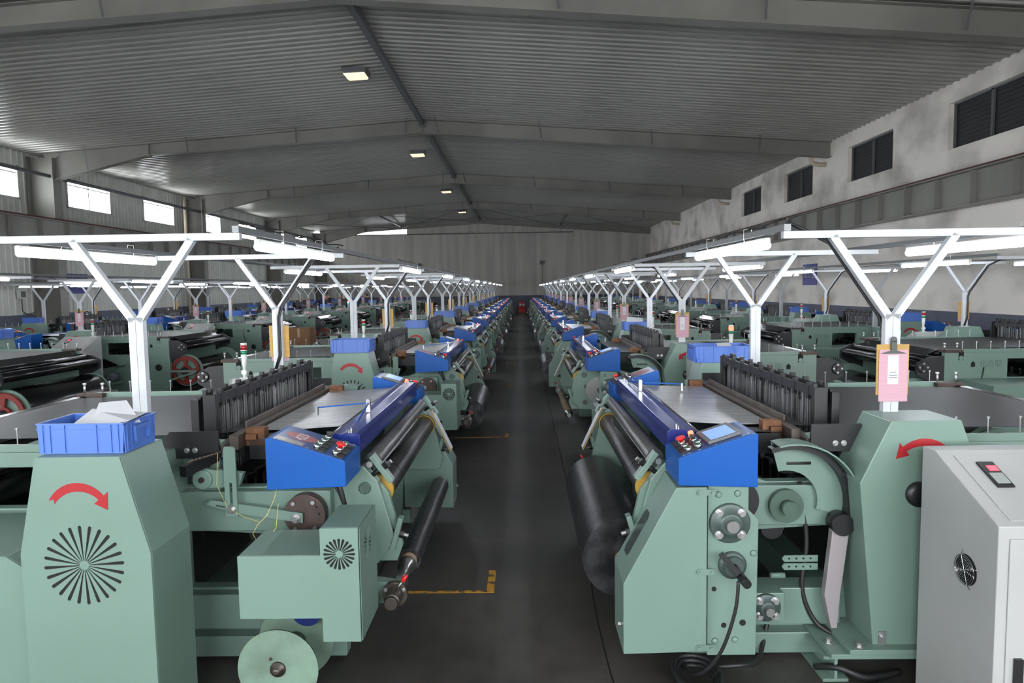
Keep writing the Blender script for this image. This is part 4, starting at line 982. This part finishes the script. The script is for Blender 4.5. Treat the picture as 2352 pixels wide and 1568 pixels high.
# papers in the nearest crates
paper_sheet('paper_sheet', [(-1.60, 2.30, 1.10), (-1.36, 2.31, 1.145), (-1.37, 2.44, 1.15), (-1.57, 2.44, 1.165)], 'white printed form lying in the nearest left blue crate', 'forms in the crates')
paper_sheet('paper_sheet', [(-1.52, 2.34, 1.12), (-1.35, 2.36, 1.13), (-1.46, 2.47, 1.19), (-1.55, 2.45, 1.185)], 'tilted white form behind another in the nearest left crate', 'forms in the crates')
for k, dx in ((1, .0), (2, .03)):
    y = 3.675+3.705*k+1.285; x = 1.43+dx
    paper_sheet('paper_sheet', [(x-.12, y-.05, 1.11), (x+.09, y-.06, 1.12), (x+.10, y+.03, 1.21-.03*k), (x-.09, y+.04, 1.20)], 'white sheets sticking out of the crate on the %s loom, right aisle row' % ORD[k], 'forms in the crates')
paper_sheet('paper_sheet', [(1.40, 4.86, 1.12), (1.50, 4.85, 1.13), (1.50, 4.96, 1.165), (1.41, 4.97, 1.16)], 'white paper in the wide crate behind the nearest right loom', 'forms in the crates')
# ================================================ LOOSE THINGS
mb = MB(); mb.box(-.21, .21, -.2, .2, 0, .42); b_ = mb.build('box_body', CARD)
ct = empty('cardboard_box', (-4.22, 13.0, .47)); b_.parent = ct
mb = MB(); mb.box(-.21, .0, -.205, .205, .42, .424); mb.box(.002, .21, -.205, .205, .42, .424); mb.build('flap', CARD, ct)
mb = MB(); mb.box(-.02, .02, -.202, -.2, .25, .42); mb.build('tape', mat('tan_tape', (150, 120, 84), .4), ct)
tag(ct, 'worn brown cardboard box standing on another between the left rows', 'box', 'cardboard boxes')
mb = MB(); mb.box(-.22, .22, -.21, .21, 0, .47); b_ = mb.build('box_body', CARD)
c2 = empty('cardboard_box', (-4.22, 13.0, 0)); b_.parent = c2; tag(c2, 'brown cardboard box on the floor under another between the left rows', 'box', 'cardboard boxes')
# fire extinguishers
st = empty('extinguisher_stand', (.02, 44.6, 0)); mb = MB(); mb.box(-.22, .22, -.12, .12, 0, .25); mb.build('tray', EXTG, st); mb = MB(); mb.box(-.2, -.18, .1, .12, .25, .5); mb.box(.18, .2, .1, .12, .25, .5); mb.build('rail', EXTG, st)
tag(st, 'red metal stand on the floor against the far wall', 'stand')
for i, x in enumerate((-.09, .12)):
    t = empty('fire_extinguisher', (x, 44.58, .02)); mb = MB(); mb.lathe([(.075, 0), (.08, .02), (.08, .42), (.05, .48), (.02, .5)], (0, 0, .235), (0, 0, 1), 16); mb.build('cylinder', EXTG, t)
    mb = MB(); mb.box(-.02, .05, -.02, .02, .735, .77); mb.tube([(.03, 0, .74), (.11, 0, .70), (.11, 0, .50)], .012, 6); mb.build('valve_and_hose', BLACK, t)
    mb = MB(); mb.cyl((0, 0, .42), (0, 0, .56), .0815, n=16); mb.build('label_band', PAPER, t)
    tag(t, '%s red fire extinguisher at the far end of the aisle' % ('left', 'right')[i], 'extinguisher', 'fire extinguishers at the far wall')
# wall boxes on far wall
for i, x in enumerate((-6.7, 1.35)):
    t = empty('wall_socket', (x, YF-.02, 3.25 if i else 3.2)); mb = MB(); mb.box(-.12, .12, -.1, 0, -.12, .12); mb.build('junction_box', STRUT, t); mb = MB(); mb.tube([(0, -.03, -.1), (.06, -.03, -.5), (.02, -.03, -1.3)], .012, 5); mb.build('hanging_cable', RUBBER, t)
    tag(t, 'small dark junction box with hanging cable on the %s of the far wall' % ('left', 'right')[i], 'junction box', 'junction boxes on the far wall')
t = empty('fuse_box', (XL+.02, 18.35, 1.62)); mb = MB(); mb.box(0, .09, -.14, .14, -.12, .12); mb.build('case', PLASTW, t); mb = MB(); mb.box(.09, .094, -.10, .08, -.08, .08); mb.build('cover', BEZ, t)
tag(t, 'small white electric box on the left wall with drooping cable', 'electric box'); mb = MB(); mb.tube([(.03, 0, -.12), (.03, 0, -.45), (.03, .12, -.53), (.03, .3, -.55), (.03, .45, -.5)], .012, 6); mb.build('cable', RUBBER, t)
# cables on the floor under the nearest right loom
def cable(pts, r, lab, n_=6):
    P = [Vector(p) for p in pts]; out = []
    for i in range(len(P)-1):
        a, b, c, d_ = P[max(i-1, 0)], P[i], P[i+1], P[min(i+2, len(P)-1)]
        for t in [q/n_ for q in range(n_)]:
            out.append(.5*((2*b)+(-a+c)*t+(2*a-5*b+4*c-d_)*t*t+(-a+3*b-3*c+d_)*t**3))
    out.append(P[-1]); mb = MB(); mb.tube(out, r, 8); return tag(mb.build('floor_cable', RUBBER), lab, 'cable', 'black cables under the right loom')
cable([(.80, 2.50, .47), (.79, 2.50, .36), (.75, 2.52, .20), (.70, 2.56, .09), (.66, 2.62, .04), (.64, 2.72, .03)], .007, 'black cable hanging from the crank handle to the floor')
for i in range(3):
    r = .085+.014*i; z = .02+.012*i
    cable([(.68+r*math.cos(a)*.8, 2.62+r*math.sin(a)*1.2, z+.004*math.sin(3*a)) for a in [2*PI*q/9 for q in range(10)]], .010, '%s loop of black corrugated hose coiled on the floor' % ('inner', 'middle', 'outer')[i])
cable([(.72, 2.70, .02), (.85, 2.66, .05), (.95, 2.72, .03), (1.0, 2.80, .06), (1.04, 2.85, .15)], .010, 'grey corrugated hose bent along the floor past the coil')
cable([(1.40, 2.56, .03), (1.25, 2.47, .03), (1.22, 2.38, .05), (1.35, 2.33, .02), (1.55, 2.42, .02)], .016, 'thick black hose curled on floor in front of the cabinet')
cable([(1.18, 2.70, .02), (1.24, 2.62, .06), (1.34, 2.60, .03), (1.50, 2.66, .02)], .014, 'black hose running beneath the base plate')
cable([(1.16, 2.84, .75), (1.19, 2.83, .5), (1.17, 2.82, .3), (1.22, 2.80, .16), (1.30, 2.74, .12)], .010, 'black cable dropping beside the right green hood')
mb = MB(); mb.prism([(0, 0), (.22, .02), (.26, .12), (.1, .16), (-.03, .1)], 'z', 0, .02); o = mb.build('red_cloth', RED); o.scale = (.6, .7, 1); o.location = (-.76, 4.86, 0); tag(o, 'red rag on the floor beneath the far end of the nearest left loom', 'rag')
# people
def person(name, loc, rz, J, shirt, hairm, lab, headp, neckp, haircap):
    root = empty(name, loc, rz); me = bpy.data.meshes.new('body'); bm = bmesh.new(); sk = bm.verts.layers.skin.verify(); V = {}
    for k_, (p, r, par) in J.items():
        v = bm.verts.new(p); v[sk].radius = (r, r); V[k_] = v
        if par: bm.edges.new((V[par], v))
    V['pelvis'][sk].use_root = True
    bm.to_mesh(me); bm.free(); me.materials.append(shirt); b = bpy.data.objects.new('body', me); COL.objects.link(b); b.parent = root
    b.modifiers.new('skin', 'SKIN'); b.modifiers.new('sub', 'SUBSURF').render_levels = 1
    for p_ in me.polygons: p_.use_smooth = True
    b.modifiers['skin'].use_smooth_shade = True
    hd = MB(); c = Vector(headp); dn = (Vector(headp)-Vector(neckp)).normalized()
    hd.lathe([(.03, -.115), (.052, -.10), (.068, -.06), (.080, 0), (.078, .05), (.055, .095), (.02, .112)], c, dn, 20)
    f = Vector((0, -1, 0)); fw = (f-dn*f.dot(dn)).normalized(); sd = dn.cross(fw)
    hd.lathe([(.018, 0), (.012, .03), (.004, .035)], c+fw*.070-dn*.02, fw, 8)
    for s_ in (-1, 1): hd.lathe([(.022, -.006), (.022, .006)], c+sd*s_*.078, sd, 8)
    head = hd.build('head', SKIN, root)
    mb = MB(); mb.lathe([(.084, .0), (.083, .045), (.066, .085), (.03, .118)], c-fw*.012, dn, 20); mb.build('hair', hairm, head)
    mb = MB()
    for s_ in (-1, 1): mb.lathe([(.009, 0), (.006, .004)], c+fw*.074+sd*s_*.03+dn*.015, fw, 8)
    mb.cyl(c+fw*.068-sd*.02-dn*.06, c+fw*.068+sd*.02-dn*.06, .005, n=6); mb.build('eyes_and_mouth', HAIR, head)
    for s_, h in ((-1, 'handl'), (1, 'handr')):
        p = Vector(J[h][0]); q = Vector(J['wristl' if s_ < 0 else 'wristr'][0]); dd = (p-q).normalized(); mb = MB(); mb.bar(q, p, .075, .03)
        for i in range(4): mb.cyl(p+Vector(((i-1.5)*.02, 0, 0)), p+dd*(.07-.008*abs(i-1.5))+Vector(((i-1.5)*.022, 0, -.015)), .009, .007, n=6)
        mb.cyl(q+Vector((-s_*.035, 0, 0)), p+Vector((-s_*.06, 0, .01)), .011, .008, n=6); mb.build('hand', SKIN, root)
    mb = MB(); nk = Vector(neckp); mb.lathe([(.075, -.03), (.068, .02)], nk, dn, 16); mb.build('collar', mat('pink_collar', (190, 70, 110), .8) if shirt is NAVY else JBLUE, root)
    tag(root, lab, 'person', 'people bending over the left looms'); return root
def bend(fwd=.42, hz=1.02):
    return {'pelvis': ((0, 0, .92), .13, None), 'waist': ((0, -.10, 1.06), .13, 'pelvis'), 'chest': ((0, -fwd*.72, 1.22), .15, 'waist'), 'neck': ((0, -fwd, 1.29), .06, 'chest'),
        'shl': ((-.18, -fwd*.85, 1.24), .075, 'chest'), 'elbl': ((-.26, -fwd*1.05, 1.02), .048, 'shl'), 'wristl': ((-.18, -fwd*1.5, .99), .034, 'elbl'), 'handl': ((-.16, -fwd*1.65, .98), .026, 'wristl'),
        'shr': ((.18, -fwd*.85, 1.24), .075, 'chest'), 'elbr': ((.26, -fwd*1.05, 1.02), .048, 'shr'), 'wristr': ((.18, -fwd*1.5, .99), .034, 'elbr'), 'handr': ((.16, -fwd*1.65, .98), .026, 'wristr'),
        'hipl': ((-.10, 0, .86), .10, 'pelvis'), 'kneel': ((-.11, -.03, .48), .065, 'hipl'), 'anl': ((-.11, .02, .08), .045, 'kneel'), 'toel': ((-.11, -.14, .045), .04, 'anl'),
        'hipr': ((.10, 0, .86), .10, 'pelvis'), 'kneer': ((.11, -.03, .48), .065, 'hipr'), 'anr': ((.11, .02, .08), .045, 'kneer'), 'toer': ((.11, -.14, .045), .04, 'anr')}
person('person', (-8.35, 27.3, 0), PI/2, bend(), NAVY, HAIRG, 'person with shaved head in navy top bending over a loom left of the aisle', (0, -.54, 1.36), (0, -.43, 1.29), 0)
person('person', (-8.45, 34.4, 0), PI/2, bend(.5), JBLUE, HAIR, 'person with dark hair in blue jacket bent low over a farther left loom', (0, -.62, 1.31), (0, -.51, 1.28), 0)
